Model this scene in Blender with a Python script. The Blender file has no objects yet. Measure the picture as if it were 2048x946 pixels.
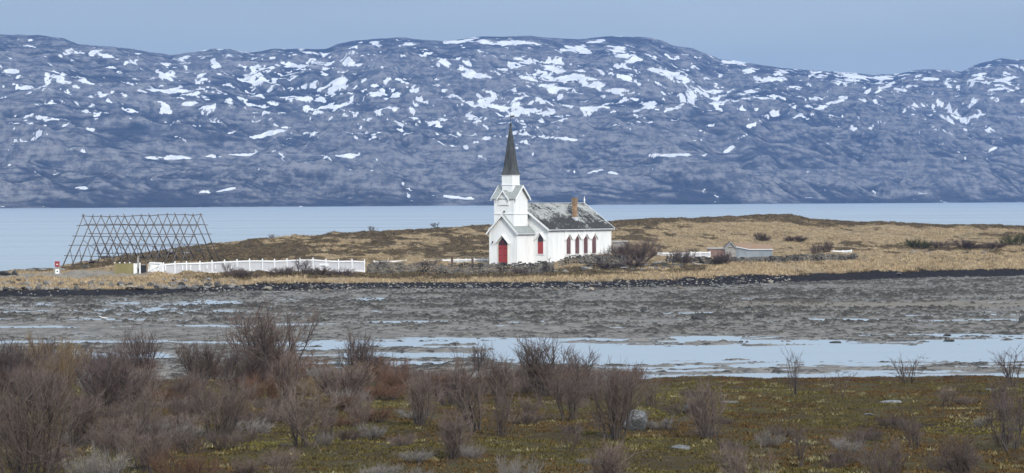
import bpy, math, random
import numpy as np
from mathutils import Vector, Matrix

random.seed(7)
rng = np.random.default_rng(11)
sc = bpy.context.scene
col = sc.collection

# ------------------------------------------------------------------ camera geometry
F = 5807.0                      # focal length in pixels of a 2048 wide picture (20 degree lens)
CH = 12.0                       # camera height above the tide level
ROLL = math.radians(0.25)
PITCH = math.atan(73.0 / F)
fw = Vector((0, math.cos(PITCH), -math.sin(PITCH)))
r0 = Vector((1, 0, 0)); u0 = Vector((0, math.sin(PITCH), math.cos(PITCH)))
cr = r0 * math.cos(ROLL) - u0 * math.sin(ROLL)
cu = u0 * math.cos(ROLL) + r0 * math.sin(ROLL)
CAM = Vector((0, 0, CH))

def yh(px): return 400.0 + (1024.0 - np.asarray(px, float)) * math.tan(ROLL)
def at(px, py, Y):
    d = fw + cr * ((px - 1024) / F) + cu * ((473 - py) / F)
    return CAM + d * (Y / d.y)
def zy(px, py, Y): return CH - (np.asarray(py) - yh(px)) * np.asarray(Y) / F
def proj(X, Y, Z):
    Z = Z - CH
    d = Y * fw.y + Z * fw.z
    a = X * cr.x + Y * cr.y + Z * cr.z
    b = X * cu.x + Y * cu.y + Z * cu.z
    return 1024 + F * a / d, 473 - F * b / d
def pxof(X, Y): return 1024 + F * np.asarray(X) / np.asarray(Y)

# ------------------------------------------------------------------ numpy noise
def _hash(ix, iy, seed):
    h = (ix.astype(np.int64) * 374761393 + iy.astype(np.int64) * 668265263 + seed * 974634777) & 0xffffffff
    h = ((h ^ (h >> 13)) * 1274126177) & 0xffffffff
    h = ((h ^ (h >> 16)) * 2246822519) & 0xffffffff
    return ((h ^ (h >> 15)) & 0xffffff) / float(0xffffff)
def vnoise(x, y, seed=0):
    x = np.asarray(x, float); y = np.asarray(y, float)
    ix = np.floor(x); iy = np.floor(y); fx = x - ix; fy = y - iy
    fx = fx * fx * fx * (fx * (fx * 6 - 15) + 10); fy = fy * fy * fy * (fy * (fy * 6 - 15) + 10)
    a = _hash(ix, iy, seed); b = _hash(ix + 1, iy, seed); c = _hash(ix, iy + 1, seed); d = _hash(ix + 1, iy + 1, seed)
    return (a * (1 - fx) + b * fx) * (1 - fy) + (c * (1 - fx) + d * fx) * fy * 1.0
def fbm(x, y, seed=0, octaves=4, gain=0.5, ridged=False):
    s = 0.0; a = 1.0; t = 0.0
    ca, sa = math.cos(0.6), math.sin(0.6)
    for o in range(octaves):
        n = vnoise(x, y, seed + o * 17) * 2 - 1
        if ridged: n = 1 - 2 * np.abs(n)
        s = s + n * a; t += a; a *= gain
        x, y = (x * ca - y * sa) * 2.03 + 11.3, (x * sa + y * ca) * 2.03 + 4.7
    return s / t
def sstep(a, b, x):
    t = np.clip((np.asarray(x, float) - a) / (b - a), 0, 1); return t * t * (3 - 2 * t)

# ------------------------------------------------------------------ objects
def tag(o, label=None, cat=None, group=None, kind=None):
    if label: o['label'] = label
    if cat: o['category'] = cat
    if group: o['group'] = group
    if kind: o['kind'] = kind
    return o
def link(name, me, parent=None, mat=None):
    o = bpy.data.objects.new(name, me); col.objects.link(o)
    if parent is not None: o.parent = parent
    if mat is not None and me is not None and not me.materials: me.materials.append(mat)
    return o
def thing(name, loc, rz=0.0, label=None, cat=None, group=None):
    o = bpy.data.objects.new(name, None); col.objects.link(o)
    o.location = loc; o.rotation_euler = (0, 0, rz); o.empty_display_size = .3
    return tag(o, label, cat, group)
def copy_tree(o, parent=None):
    c = o.copy(); col.objects.link(c); c.parent = parent
    for ch in [k for k in o.children]: copy_tree(ch, c)
    return c
def mesh_np(name, V, Fa, smooth=False, attrs=None, cols=None):
    me = bpy.data.meshes.new(name)
    V = np.ascontiguousarray(V, np.float32); Fa = np.ascontiguousarray(Fa, np.int32)
    n, k = Fa.shape
    me.vertices.add(len(V)); me.vertices.foreach_set('co', V.ravel())
    me.loops.add(n * k); me.loops.foreach_set('vertex_index', Fa.ravel())
    me.polygons.add(n)
    me.polygons.foreach_set('loop_start', np.arange(0, n * k, k, dtype=np.int32))
    me.polygons.foreach_set('loop_total', np.full(n, k, np.int32))
    me.polygons.foreach_set('use_smooth', np.full(n, smooth, bool))
    me.update(calc_edges=True)
    for an, av in (attrs or {}).items():
        a = me.attributes.new(an, 'FLOAT', 'POINT'); a.data.foreach_set('value', np.ascontiguousarray(av, np.float32).ravel())
    for an, av in (cols or {}).items():
        a = me.attributes.new(an, 'FLOAT_COLOR', 'POINT')
        c4 = np.ones((len(V), 4), np.float32); c4[:, :3] = av
        a.data.foreach_set('color', c4.ravel())
    return me
def grid_faces(nr, nc):
    i = np.arange(nr - 1)[:, None] * nc + np.arange(nc - 1)[None, :]
    return np.stack([i, i + 1, i + 1 + nc, i + nc], -1).reshape(-1, 4)

class MB:
    def __init__(s): s.v = []; s.f = []
    def add(s, vs, fs):
        n = len(s.v); s.v += [tuple(v) for v in vs]; s.f += [tuple(i + n for i in f) for f in fs]; return s
    def box(s, x0, x1, y0, y1, z0, z1):
        return s.add([(x0, y0, z0), (x1, y0, z0), (x1, y1, z0), (x0, y1, z0), (x0, y0, z1), (x1, y0, z1), (x1, y1, z1), (x0, y1, z1)],
                     [(3, 2, 1, 0), (4, 5, 6, 7), (0, 1, 5, 4), (1, 2, 6, 5), (2, 3, 7, 6), (3, 0, 4, 7)])
    def extr(s, pts, vec):
        n = len(pts); pts = [Vector(p) for p in pts]; vec = Vector(vec)
        vs = pts + [p + vec for p in pts]
        fs = [tuple(range(n))[::-1], tuple(range(n, 2 * n))] + [(i, (i + 1) % n, n + (i + 1) % n, n + i) for i in range(n)]
        return s.add(vs, fs)
    def bar(s, a, b, w, h=None):
        a = Vector(a); b = Vector(b); h = h or w
        d = (b - a).normalized(); up = Vector((0, 0, 1)) if abs(d.z) < .95 else Vector((0, 1, 0))
        x = d.cross(up).normalized() * (w / 2); y = d.cross(x).normalized() * (h / 2)
        return s.extr([a - x - y, a + x - y, a + x + y, a - x + y], b - a)
    def tube(s, pts, rad, n=6):
        pts = [Vector(p) for p in pts]; k = len(pts)
        if not hasattr(rad, '__len__'): rad = [rad] * k
        vs = []
        for i, p in enumerate(pts):
            d = (pts[min(i + 1, k - 1)] - pts[max(i - 1, 0)]).normalized()
            up = Vector((0, 0, 1)) if abs(d.z) < .9 else Vector((0, 1, 0))
            x = d.cross(up).normalized(); y = d.cross(x).normalized()
            for j in range(n):
                a = 2 * math.pi * j / n; vs.append(p + x * math.cos(a) * rad[i] + y * math.sin(a) * rad[i])
        fs = [tuple(range(n))[::-1], tuple(range((k - 1) * n, k * n))]
        for i in range(k - 1):
            for j in range(n): fs.append((i * n + j, i * n + (j + 1) % n, (i + 1) * n + (j + 1) % n, (i + 1) * n + j))
        return s.add(vs, fs)
    def build(s, name, mat, parent=None, bevel=0, smooth=False):
        me = bpy.data.meshes.new(name); me.from_pydata(s.v, [], s.f); me.update()
        import bmesh
        bm = bmesh.new(); bm.from_mesh(me); bmesh.ops.recalc_face_normals(bm, faces=bm.faces)
        if bevel: bmesh.ops.bevel(bm, geom=bm.edges[:], offset=bevel, segments=1, affect='EDGES')
        bm.to_mesh(me); bm.free()
        if smooth:
            for p in me.polygons: p.use_smooth = True
        return link(name, me, parent, mat)

# ------------------------------------------------------------------ materials
class NT:
    def __init__(s, name):
        s.m = bpy.data.materials.new(name); s.m.use_nodes = True
        s.t = s.m.node_tree; s.t.nodes.clear()
        s.out = s.t.nodes.new('ShaderNodeOutputMaterial')
        s.b = s.t.nodes.new('ShaderNodeBsdfPrincipled'); s.t.links.new(s.b.outputs[0], s.out.inputs[0])
        s.b.inputs['Roughness'].default_value = .85
        s.b.inputs['Specular IOR Level'].default_value = .25
    def n(s, typ, **kw):
        nd = s.t.nodes.new('ShaderNode' + typ)
        for k, v in kw.items(): setattr(nd, k, v)
        return nd
    def put(s, sock, v):
        if hasattr(v, 'links') or isinstance(v, bpy.types.NodeSocket): s.t.links.new(v, sock)
        elif isinstance(v, (tuple, list)): sock.default_value = tuple(v) + ((1,) if len(v) == 3 and len(sock.default_value) == 4 else ())
        else: sock.default_value = v
    def coord(s, scale=(1, 1, 1), kind='Object', rot=(0, 0, 0)):
        c = s.n('TexCoord'); m = s.n('Mapping'); m.inputs['Scale'].default_value = scale; m.inputs['Rotation'].default_value = rot
        s.t.links.new(c.outputs[kind], m.inputs[0]); return m.outputs[0]
    def noise(s, vec, scale=5, detail=5, rough=.55, dist=0):
        nd = s.n('TexNoise'); s.put(nd.inputs['Vector'], vec); nd.inputs['Scale'].default_value = scale
        nd.inputs['Detail'].default_value = detail; nd.inputs['Roughness'].default_value = rough; nd.inputs['Distortion'].default_value = dist
        return nd.outputs[0]
    def ramp(s, v, a, b, lo=0., hi=1.):
        nd = s.n('MapRange', interpolation_type='SMOOTHSTEP'); s.put(nd.inputs[0], v)
        nd.inputs[1].default_value = a; nd.inputs[2].default_value = b; nd.inputs[3].default_value = lo; nd.inputs[4].default_value = hi
        return nd.outputs[0]
    def mix(s, f, a, b, mode='MIX'):
        nd = s.n('Mix', data_type='RGBA', blend_type=mode)
        s.put(nd.inputs[0], f); s.put(nd.inputs[6], a); s.put(nd.inputs[7], b); return nd.outputs[2]
    def math(s, op, a, b=0.0):
        nd = s.n('Math', operation=op); s.put(nd.inputs[0], a); s.put(nd.inputs[1], b); return nd.outputs[0]
    def attr(s, name):
        nd = s.n('Attribute', attribute_name=name); return nd
    def bump(s, h, strength=.4, dist=.05):
        nd = s.n('Bump'); s.put(nd.inputs['Height'], h); nd.inputs['Strength'].default_value = strength; nd.inputs['Distance'].default_value = dist
        s.t.links.new(nd.outputs[0], s.b.inputs['Normal'])
    def col(s, c): s.put(s.b.inputs['Base Color'], c); return s
    def rough(s, r): s.put(s.b.inputs['Roughness'], r); return s

def m_plain(name, c1, c2, scale=3, rough=.8, bump=0, bscale=20, stretch=(1, 1, 1), detail=6, rnd=0):
    t = NT(name); v = t.coord(stretch)
    n = t.ramp(t.noise(v, scale, detail), .3, .7)
    c = t.mix(n, c1, c2)
    if rnd:
        oi = t.n('ObjectInfo'); r = t.ramp(oi.outputs['Random'], 0, 1, 1 - rnd, 1 + rnd)
        c = t.mix(1.0, c, t.n('CombineColor').outputs[0], 'MULTIPLY')
        cc = c.node.inputs[7].links[0].from_node
        for i in range(3): t.put(cc.inputs[i], r)
    t.col(c).rough(rough)
    if bump: t.bump(t.noise(v, bscale, 6), bump, .05)
    return t.m
M = {}
# church timber: vertical boards, faint weathering
def m_boards(name, c1, c2, freq=7.0, dirt=.25):
    t = NT(name); tc = t.n('TexCoord'); sep = t.n('SeparateXYZ'); t.t.links.new(tc.outputs['Object'], sep.inputs[0])
    s_ = t.math('ADD', sep.outputs[0], sep.outputs[1])
    w = t.math('FRACT', t.math('MULTIPLY', s_, freq))
    groove = t.ramp(t.math('ABSOLUTE', t.math('SUBTRACT', w, .5)), .42, .5)
    n = t.ramp(t.noise(t.coord((1.2, 1.2, .25)), 1.6, 6), .35, .75)
    c = t.mix(t.math('MULTIPLY', n, dirt), c1, c2)
    t.col(c).rough(.6)
    t.bump(t.math('SUBTRACT', 1.0, groove), .6, .03)
    return t.m
M['white_wall'] = m_boards('white_painted_boards', (.83, .84, .84), (.58, .60, .59), 5.0, .4)
M['white_trim'] = m_plain('white_trim_paint', (.82, .83, .83), (.74, .76, .76), 4, .5)
M['cream_trim'] = m_plain('cream_trim_paint', (.72, .69, .58), (.66, .63, .55), 4, .6)
M['red_paint'] = m_plain('red_door_paint', (.27, .04, .045), (.34, .06, .062), 3, .55, stretch=(1, 1, .2))
M['maroon'] = m_boards('faded_maroon_boards', (.10, .042, .048), (.20, .125, .13), 5.0, .9)
M['glass'] = m_plain('dark_window_glass', (.02, .022, .03), (.05, .05, .06), 2, .08)
M['iron'] = m_plain('dark_iron', (.03, .03, .03), (.05, .045, .04), 8, .6)
M['brick'] = m_plain('chimney_brick', (.22, .13, .075), (.40, .27, .16), 3.5, .9, .3, 12)
M['brick_dark'] = m_plain('chimney_head_brick', (.20, .14, .09), (.28, .19, .11), 5, .9, .3, 12)
M['lead'] = m_plain('lead_flashing', (.45, .48, .52), (.6, .62, .65), 4, .5)
# slate with black lichen
t = NT('lichened_slate'); v = t.coord()
tc = t.n('TexCoord'); sep = t.n('SeparateXYZ'); t.t.links.new(tc.outputs['Object'], sep.inputs[0])
big = t.noise(v, .38, 3); med = t.noise(t.coord((1, .6, 1.4)), 2.2, 5, .65, 1.2)
hz = t.ramp(sep.outputs[2], 5.0, 8.3, .07, -.07)
k = t.math('ADD', t.math('ADD', t.math('MULTIPLY', big, .55), t.math('MULTIPLY', med, .85)), hz)
dark = t.ramp(k, .645, .685)
base = t.mix(t.ramp(t.noise(t.coord((2, 2, 3)), 3.5, 6, .7), .35, .65), (.19, .20, .195), (.44, .45, .43))
t.col(t.mix(dark, base, t.mix(t.ramp(t.noise(v, 9, 4), .4, .6), (.015, .016, .018), (.06, .055, .05))))
br = t.math('FRACT', t.math('MULTIPLY', sep.outputs[2], 5.5))
t.bump(t.math('ADD', br, t.math('MULTIPLY', med, 1.5)), .6, .05)
M['slate'] = t.m
M['slate_plain'] = m_plain('grey_slate', (.20, .22, .215), (.34, .36, .35), 5, .7, .4, 14)
M['spire'] = m_plain('dark_spire_cladding', (.036, .038, .039), (.08, .083, .083), 1.6, .5, .3, 10, (1.5, 1.5, .4))
M['rack_wood'] = m_plain('grey_weathered_pole', (.095, .084, .08), (.17, .152, .145), 2, .9, .2, 20)
M['fence_white'] = m_plain('white_fence_paint', (.80, .81, .82), (.70, .71, .73), 2, .6)
M['fence_grey'] = m_boards('pale_grey_pickets', (.54, .55, .58), (.64, .64, .66), 9.0, .7)
M['olive'] = m_boards('olive_boards', (.21, .18, .075), (.27, .24, .12), 7.0, .8)
M['bin'] = m_plain('black_plastic', (.02, .02, .022), (.035, .035, .04), 4, .5)
M['concrete'] = m_plain('weathered_concrete', (.22, .21, .185), (.33, .31, .28), 3, .9, .3, 20)
M['shed_wood'] = m_plain('silvered_boards', (.19, .18, .165), (.36, .35, .34), 2.5, .9, .4, 8, (.4, .4, 6))
M['shed_blue'] = m_plain('blue_grey_sheeting', (.19, .22, .25), (.25, .28, .31), 1.2, .7)
M['shed_red'] = m_plain('faded_red_boards', (.17, .09, .08), (.27, .21, .19), 2.5, .9, .3, 8, (.4, .4, 5))
M['rust'] = m_plain('rusty_roof_sheet', (.25, .14, .08), (.22, .17, .125), 1.1, .9)
M['brown_post'] = m_plain('brown_post_wood', (.09, .06, .045), (.14, .10, .08), 4, .9)
# rocks
def m_rock(name, c1, c2, c3):
    t = NT(name); v = t.coord()
    oi = t.n('ObjectInfo')
    c = t.mix(t.ramp(t.noise(v, 2.2, 7, .65), .35, .65), c1, c2)
    c = t.mix(t.ramp(t.noise(v, 5.5, 5, .7), .52, .68), c, c3)
    r = t.ramp(oi.outputs['Random'], 0, 1, .6, 1.35)
    cc = t.n('CombineColor')
    for i in range(3): t.put(cc.inputs[i], r)
    t.col(t.mix(1.0, c, cc.outputs[0], 'MULTIPLY')).rough(.88)
    t.bump(t.noise(v, 4, 8, .75), 1.0, .25)
    return t.m
M['rock'] = m_rock('grey_shore_rock', (.10, .10, .105), (.24, .235, .225), (.36, .35, .33))
M['rock_warm'] = m_rock('warm_shore_rock', (.16, .14, .115), (.30, .26, .21), (.38, .35, .3))
M['rock_dark'] = m_rock('dark_wet_rock', (.035, .035, .036), (.08, .08, .08), (.13, .13, .125))
M['rock_pale'] = m_rock('lichen_boulder', (.13, .134, .14), (.33, .337, .345), (.045, .045, .045))
M['wall_stone'] = m_plain('dry_stone', (.025, .024, .024), (.19, .178, .16), .9, .9, .5, 8, detail=8)
M['twig'] = m_plain('willow_twigs', (.106, .079, .070), (.172, .132, .113), 1.2, .9, rnd=.22)
M['stem'] = m_plain('willow_stems', (.05, .042, .04), (.10, .085, .08), 1.5, .9)
M['twig_red'] = m_plain('red_brown_twigs', (.115, .062, .04), (.17, .10, .066), 1.2, .9, rnd=.2)
M['twig_gold'] = m_plain('golden_brown_twigs', (.15, .105, .058), (.21, .155, .088), 1.2, .9, rnd=.15)
M['twig_grey'] = m_plain('pale_grey_twigs', (.16, .145, .135), (.24, .22, .205), 1.2, .9, rnd=.15)
M['twig_dark'] = m_plain('dark_brown_twigs', (.07, .052, .048), (.13, .10, .095), 1.2, .9, rnd=.2)
M['evergreen'] = m_plain('dark_green_juniper', (.035, .045, .02), (.075, .08, .04), 1.2, .9, rnd=.15)
M['driftwood'] = m_plain('bleached_driftwood', (.5, .48, .45), (.65, .64, .62), 3, .8)
M['log'] = m_plain('weathered_log', (.28, .21, .15), (.42, .36, .3), 3, .8, .3)

# ------------------------------------------------------------------ world, sun, camera
S_EL, S_AZ = math.radians(31), math.radians(157)       # azimuth clockwise from +Y: behind the camera
sdir = Vector((math.sin(S_AZ) * math.cos(S_EL), math.cos(S_AZ) * math.cos(S_EL), math.sin(S_EL)))
w = bpy.data.worlds.new('World'); sc.world = w; w.use_nodes = True
nt = w.node_tree; nt.nodes.clear()
wo = nt.nodes.new('ShaderNodeOutputWorld'); bg = nt.nodes.new('ShaderNodeBackground'); nt.links.new(bg.outputs[0], wo.inputs[0])
bg.inputs['Strength'].default_value = .1
sky = nt.nodes.new('ShaderNodeTexSky'); sky.sky_type = 'NISHITA'; sky.sun_disc = False
sky.sun_elevation = S_EL; sky.sun_rotation = S_AZ
tc = nt.nodes.new('ShaderNodeTexCoord'); sp = nt.nodes.new('ShaderNodeSeparateXYZ'); nt.links.new(tc.outputs['Generated'], sp.inputs[0])
rp = nt.nodes.new('ShaderNodeValToRGB'); nt.links.new(sp.outputs[2], rp.inputs[0])
el = rp.color_ramp.elements
el[0].position = 0.0; el[0].color = (.55, .645, .665, 1)
el[1].position = 1.0; el[1].color = (1.45, 1.55, 1.62, 1)
for p_, c_ in ((.06, (.54, .635, .66)), (.13, (.62, .80, 1.0)), (.35, (1.15, 1.33, 1.52))):
    e = el.new(p_); e.color = c_ + (1,)
# thin cloud veil: streaky noise in the direction of the sky
mp = nt.nodes.new('ShaderNodeMapping'); mp.inputs['Scale'].default_value = (3, 3, 22); nt.links.new(tc.outputs['Generated'], mp.inputs[0])
nz = nt.nodes.new('ShaderNodeTexNoise'); nz.inputs['Scale'].default_value = 1.6; nz.inputs['Detail'].default_value = 5; nt.links.new(mp.outputs[0], nz.inputs['Vector'])
mr = nt.nodes.new('ShaderNodeMapRange'); nt.links.new(nz.outputs[0], mr.inputs[0])
mr.inputs[1].default_value = .3; mr.inputs[2].default_value = .7; mr.inputs[3].default_value = 8.9; mr.inputs[4].default_value = 10.7
vm = nt.nodes.new('ShaderNodeVectorMath'); vm.operation = 'SCALE'; nt.links.new(rp.outputs[0], vm.inputs[0]); nt.links.new(mr.outputs[0], vm.inputs['Scale'])
mx = nt.nodes.new('ShaderNodeMix'); mx.data_type = 'RGBA'; mx.inputs[0].default_value = .92
nt.links.new(sky.outputs[0], mx.inputs[6]); nt.links.new(vm.outputs[0], mx.inputs[7]); nt.links.new(mx.outputs[2], bg.inputs['Color'])

sl = bpy.data.lights.new('sun', 'SUN'); sl.energy = 3.3; sl.angle = math.radians(12); sl.color = (1, .94, .86)
so = bpy.data.objects.new('sun', sl); col.objects.link(so); so.rotation_euler = sdir.to_track_quat('Z', 'Y').to_euler(); so.location = (0, -30, 60)

cd = bpy.data.cameras.new('camera'); cam = bpy.data.objects.new('camera', cd); col.objects.link(cam); sc.camera = cam
cd.sensor_fit = 'HORIZONTAL'; cd.angle = 2 * math.atan(1024 / F); cd.clip_start = .5; cd.clip_end = 60000
mw = Matrix(((cr.x, cu.x, -fw.x, 0), (cr.y, cu.y, -fw.y, 0), (cr.z, cu.z, -fw.z, CH), (0, 0, 0, 1))); cam.matrix_world = mw
sc.view_settings.view_transform = 'Standard'; sc.view_settings.look = 'None'; sc.view_settings.gamma = 1; sc.view_settings.exposure = 0
sc.view_settings.use_curve_mapping = False
cy = sc.cycles
cy.use_denoising = True; cy.max_bounces = 5; cy.diffuse_bounces = 2; cy.glossy_bounces = 2; cy.volume_bounces = 0; cy.transmission_bounces = 1
cy.transparent_max_bounces = 4; cy.caustics_reflective = False; cy.caustics_refractive = False

# ------------------------------------------------------------------ terrain functions
def I(px, pts):
    a = np.array(pts, float); return np.interp(px, a[:, 0], a[:, 1])
YS_PTS = [(-200, 597), (0, 595), (300, 592), (400, 588), (480, 584), (750, 579), (1000, 578), (1250, 577), (1400, 574), (1600, 565), (1800, 558), (2048, 553), (2250, 550)]
YB_PTS = [(-200, 581), (0, 580), (340, 577), (430, 571), (500, 567), (750, 565), (1000, 564), (1200, 562), (1400, 556), (1550, 548), (1700, 545), (1850, 541), (2048, 537), (2250, 534)]
YF_Y = [(-200, 392), (0, 396), (350, 404), (730, 420), (1100, 424), (1250, 428), (1450, 440), (1700, 452), (2048, 466), (2250, 472)]
YF_P = [(-200, 551), (0, 549), (120, 549), (350, 546), (560, 545), (730, 546), (1000, 547), (1100, 545), (1170, 532), (1250, 530), (1340, 531), (1450, 528), (1700, 517), (1800, 512), (2048, 505), (2250, 500)]
YT_P = [(-200, 549), (0, 547), (100, 545), (200, 534), (350, 529), (560, 526), (730, 526), (1000, 525), (1080, 524), (1130, 513), (1200, 513), (1300, 513), (1450, 511), (1700, 504), (1850, 498), (2048, 489), (2250, 485)]
YC_P = [(-200, 552), (0, 546), (60, 543), (110, 537), (150, 528), (200, 518), (240, 512), (300, 505), (340, 500), (430, 490), (490, 482), (560, 477), (640, 470), (700, 466), (800, 460), (900, 455), (975, 452), (1230, 443), (1300, 438), (1400, 434), (1460, 433), (1530, 428.5), (1580, 430), (1620, 438), (1700, 443), (1800, 446), (1900, 449), (2048, 451), (2250, 454)]
YC_Y = [(-200, 424), (0, 430), (150, 446), (430, 470), (700, 490), (975, 505), (1230, 515), (1530, 535), (2048, 560), (2250, 565)]

def pen_controls(px):
    ys = I(px, YS_PTS); Y1 = CH * F / (ys - yh(px))
    Y2 = Y1 + 5; Y3 = I(px, YF_Y); Y4 = Y3 + 14; Y5 = I(px, YC_Y); Y6 = Y5 + 75
    Yk = [Y1 - 8, Y1, Y2, Y3, Y4, Y5, Y5 + 10, Y6]
    Zk = [np.full_like(Y1, -.55), np.full_like(Y1, .04), zy(px, I(px, YB_PTS), Y2), zy(px, I(px, YF_P), Y3), zy(px, I(px, YT_P), Y4), zy(px, I(px, YC_P), Y5), None, np.full_like(Y1, -2.5)]
    Zk[6] = Zk[5] - .5
    return Yk, Zk
def pen_z(X, Y, detail=True):
    X = np.asarray(X, float); Y = np.asarray(Y, float)
    px = pxof(X, Y); Yk, Zk = pen_controls(px)
    z = Zk[0].copy()
    for k in range(len(Yk) - 1):
        tt = np.clip((Y - Yk[k]) / (Yk[k + 1] - Yk[k]), 0, 1)
        if k == 4: tt = .35 * tt + .65 * (tt * tt * (3 - 2 * tt))
        z = np.where(Y >= Yk[k], Zk[k] * (1 - tt) + Zk[k + 1] * tt, z)
    amp = sstep(.2, 1.6, z)
    lumpy = .6 + .4 * sstep(1150, 300, px) 
    if detail:
        z = z + amp * (.30 * fbm(X / 14, Y / 14, 5, 3) * lumpy + .55 * lumpy * fbm(X / 3.0, Y / 3.6, 9, 3) + .10 * fbm(X / 1.1, Y / 1.3, 21, 2))
        z = z + .10 * (1 - amp) * sstep(-.3, .2, z) * fbm(X / 1.2, Y / 1.5, 33, 3)
    return z
def pen_t(px, Y):
    Yk, _ = pen_controls(np.asarray(px, float)); return (Y - Yk[3]) / (Yk[5] - Yk[3]), Yk

def fg_z(X, Y, detail=True):
    X = np.asarray(X, float); Y = np.asarray(Y, float)
    zc = np.interp(Y, [-60, -10, 10, 40, 55, 75, 95, 110, 117, 132, 150, 175], [10.6, 10.4, 9.9, 7.75, 6.83, 6.18, 5.6, 5.12, 4.7, 2.6, .3, -1.2])
    zc = zc - .012 * X * 0 + math.tan(ROLL) * 0
    px = pxof(X, np.maximum(Y, 30))
    zc = zc + .10 * sstep(1000, 0, px) * sstep(160, 110, Y)
    if detail:
        a = sstep(150, 120, Y)
        zc = zc + .16 * sstep(95, 109, Y) * a * fbm(X / 2.6, Y / 6, 49, 3) 
        zc = zc + a * (.16 * fbm(X / 9, Y / 9, 41, 3) + .10 * fbm(X / 1.7, Y / 2.2, 43, 3) + .035 * fbm(X / .5, Y / .6, 47, 2))
    return zc
def fg_at(px, py):
    lo, hi = 38.0, 116.0
    for _ in range(30):
        mid = (lo + hi) / 2; p = at(px, py, mid)
        if p.z > float(fg_z(p.x, p.y, False)): lo = mid
        else: hi = mid
    p = at(px, py, (lo + hi) / 2); p.z = float(fg_z(p.x, p.y)); return p
def pen_at(px, Y):
    X = (px - 1024) * Y / F; return Vector((X, Y, float(pen_z(X, Y))))

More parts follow.
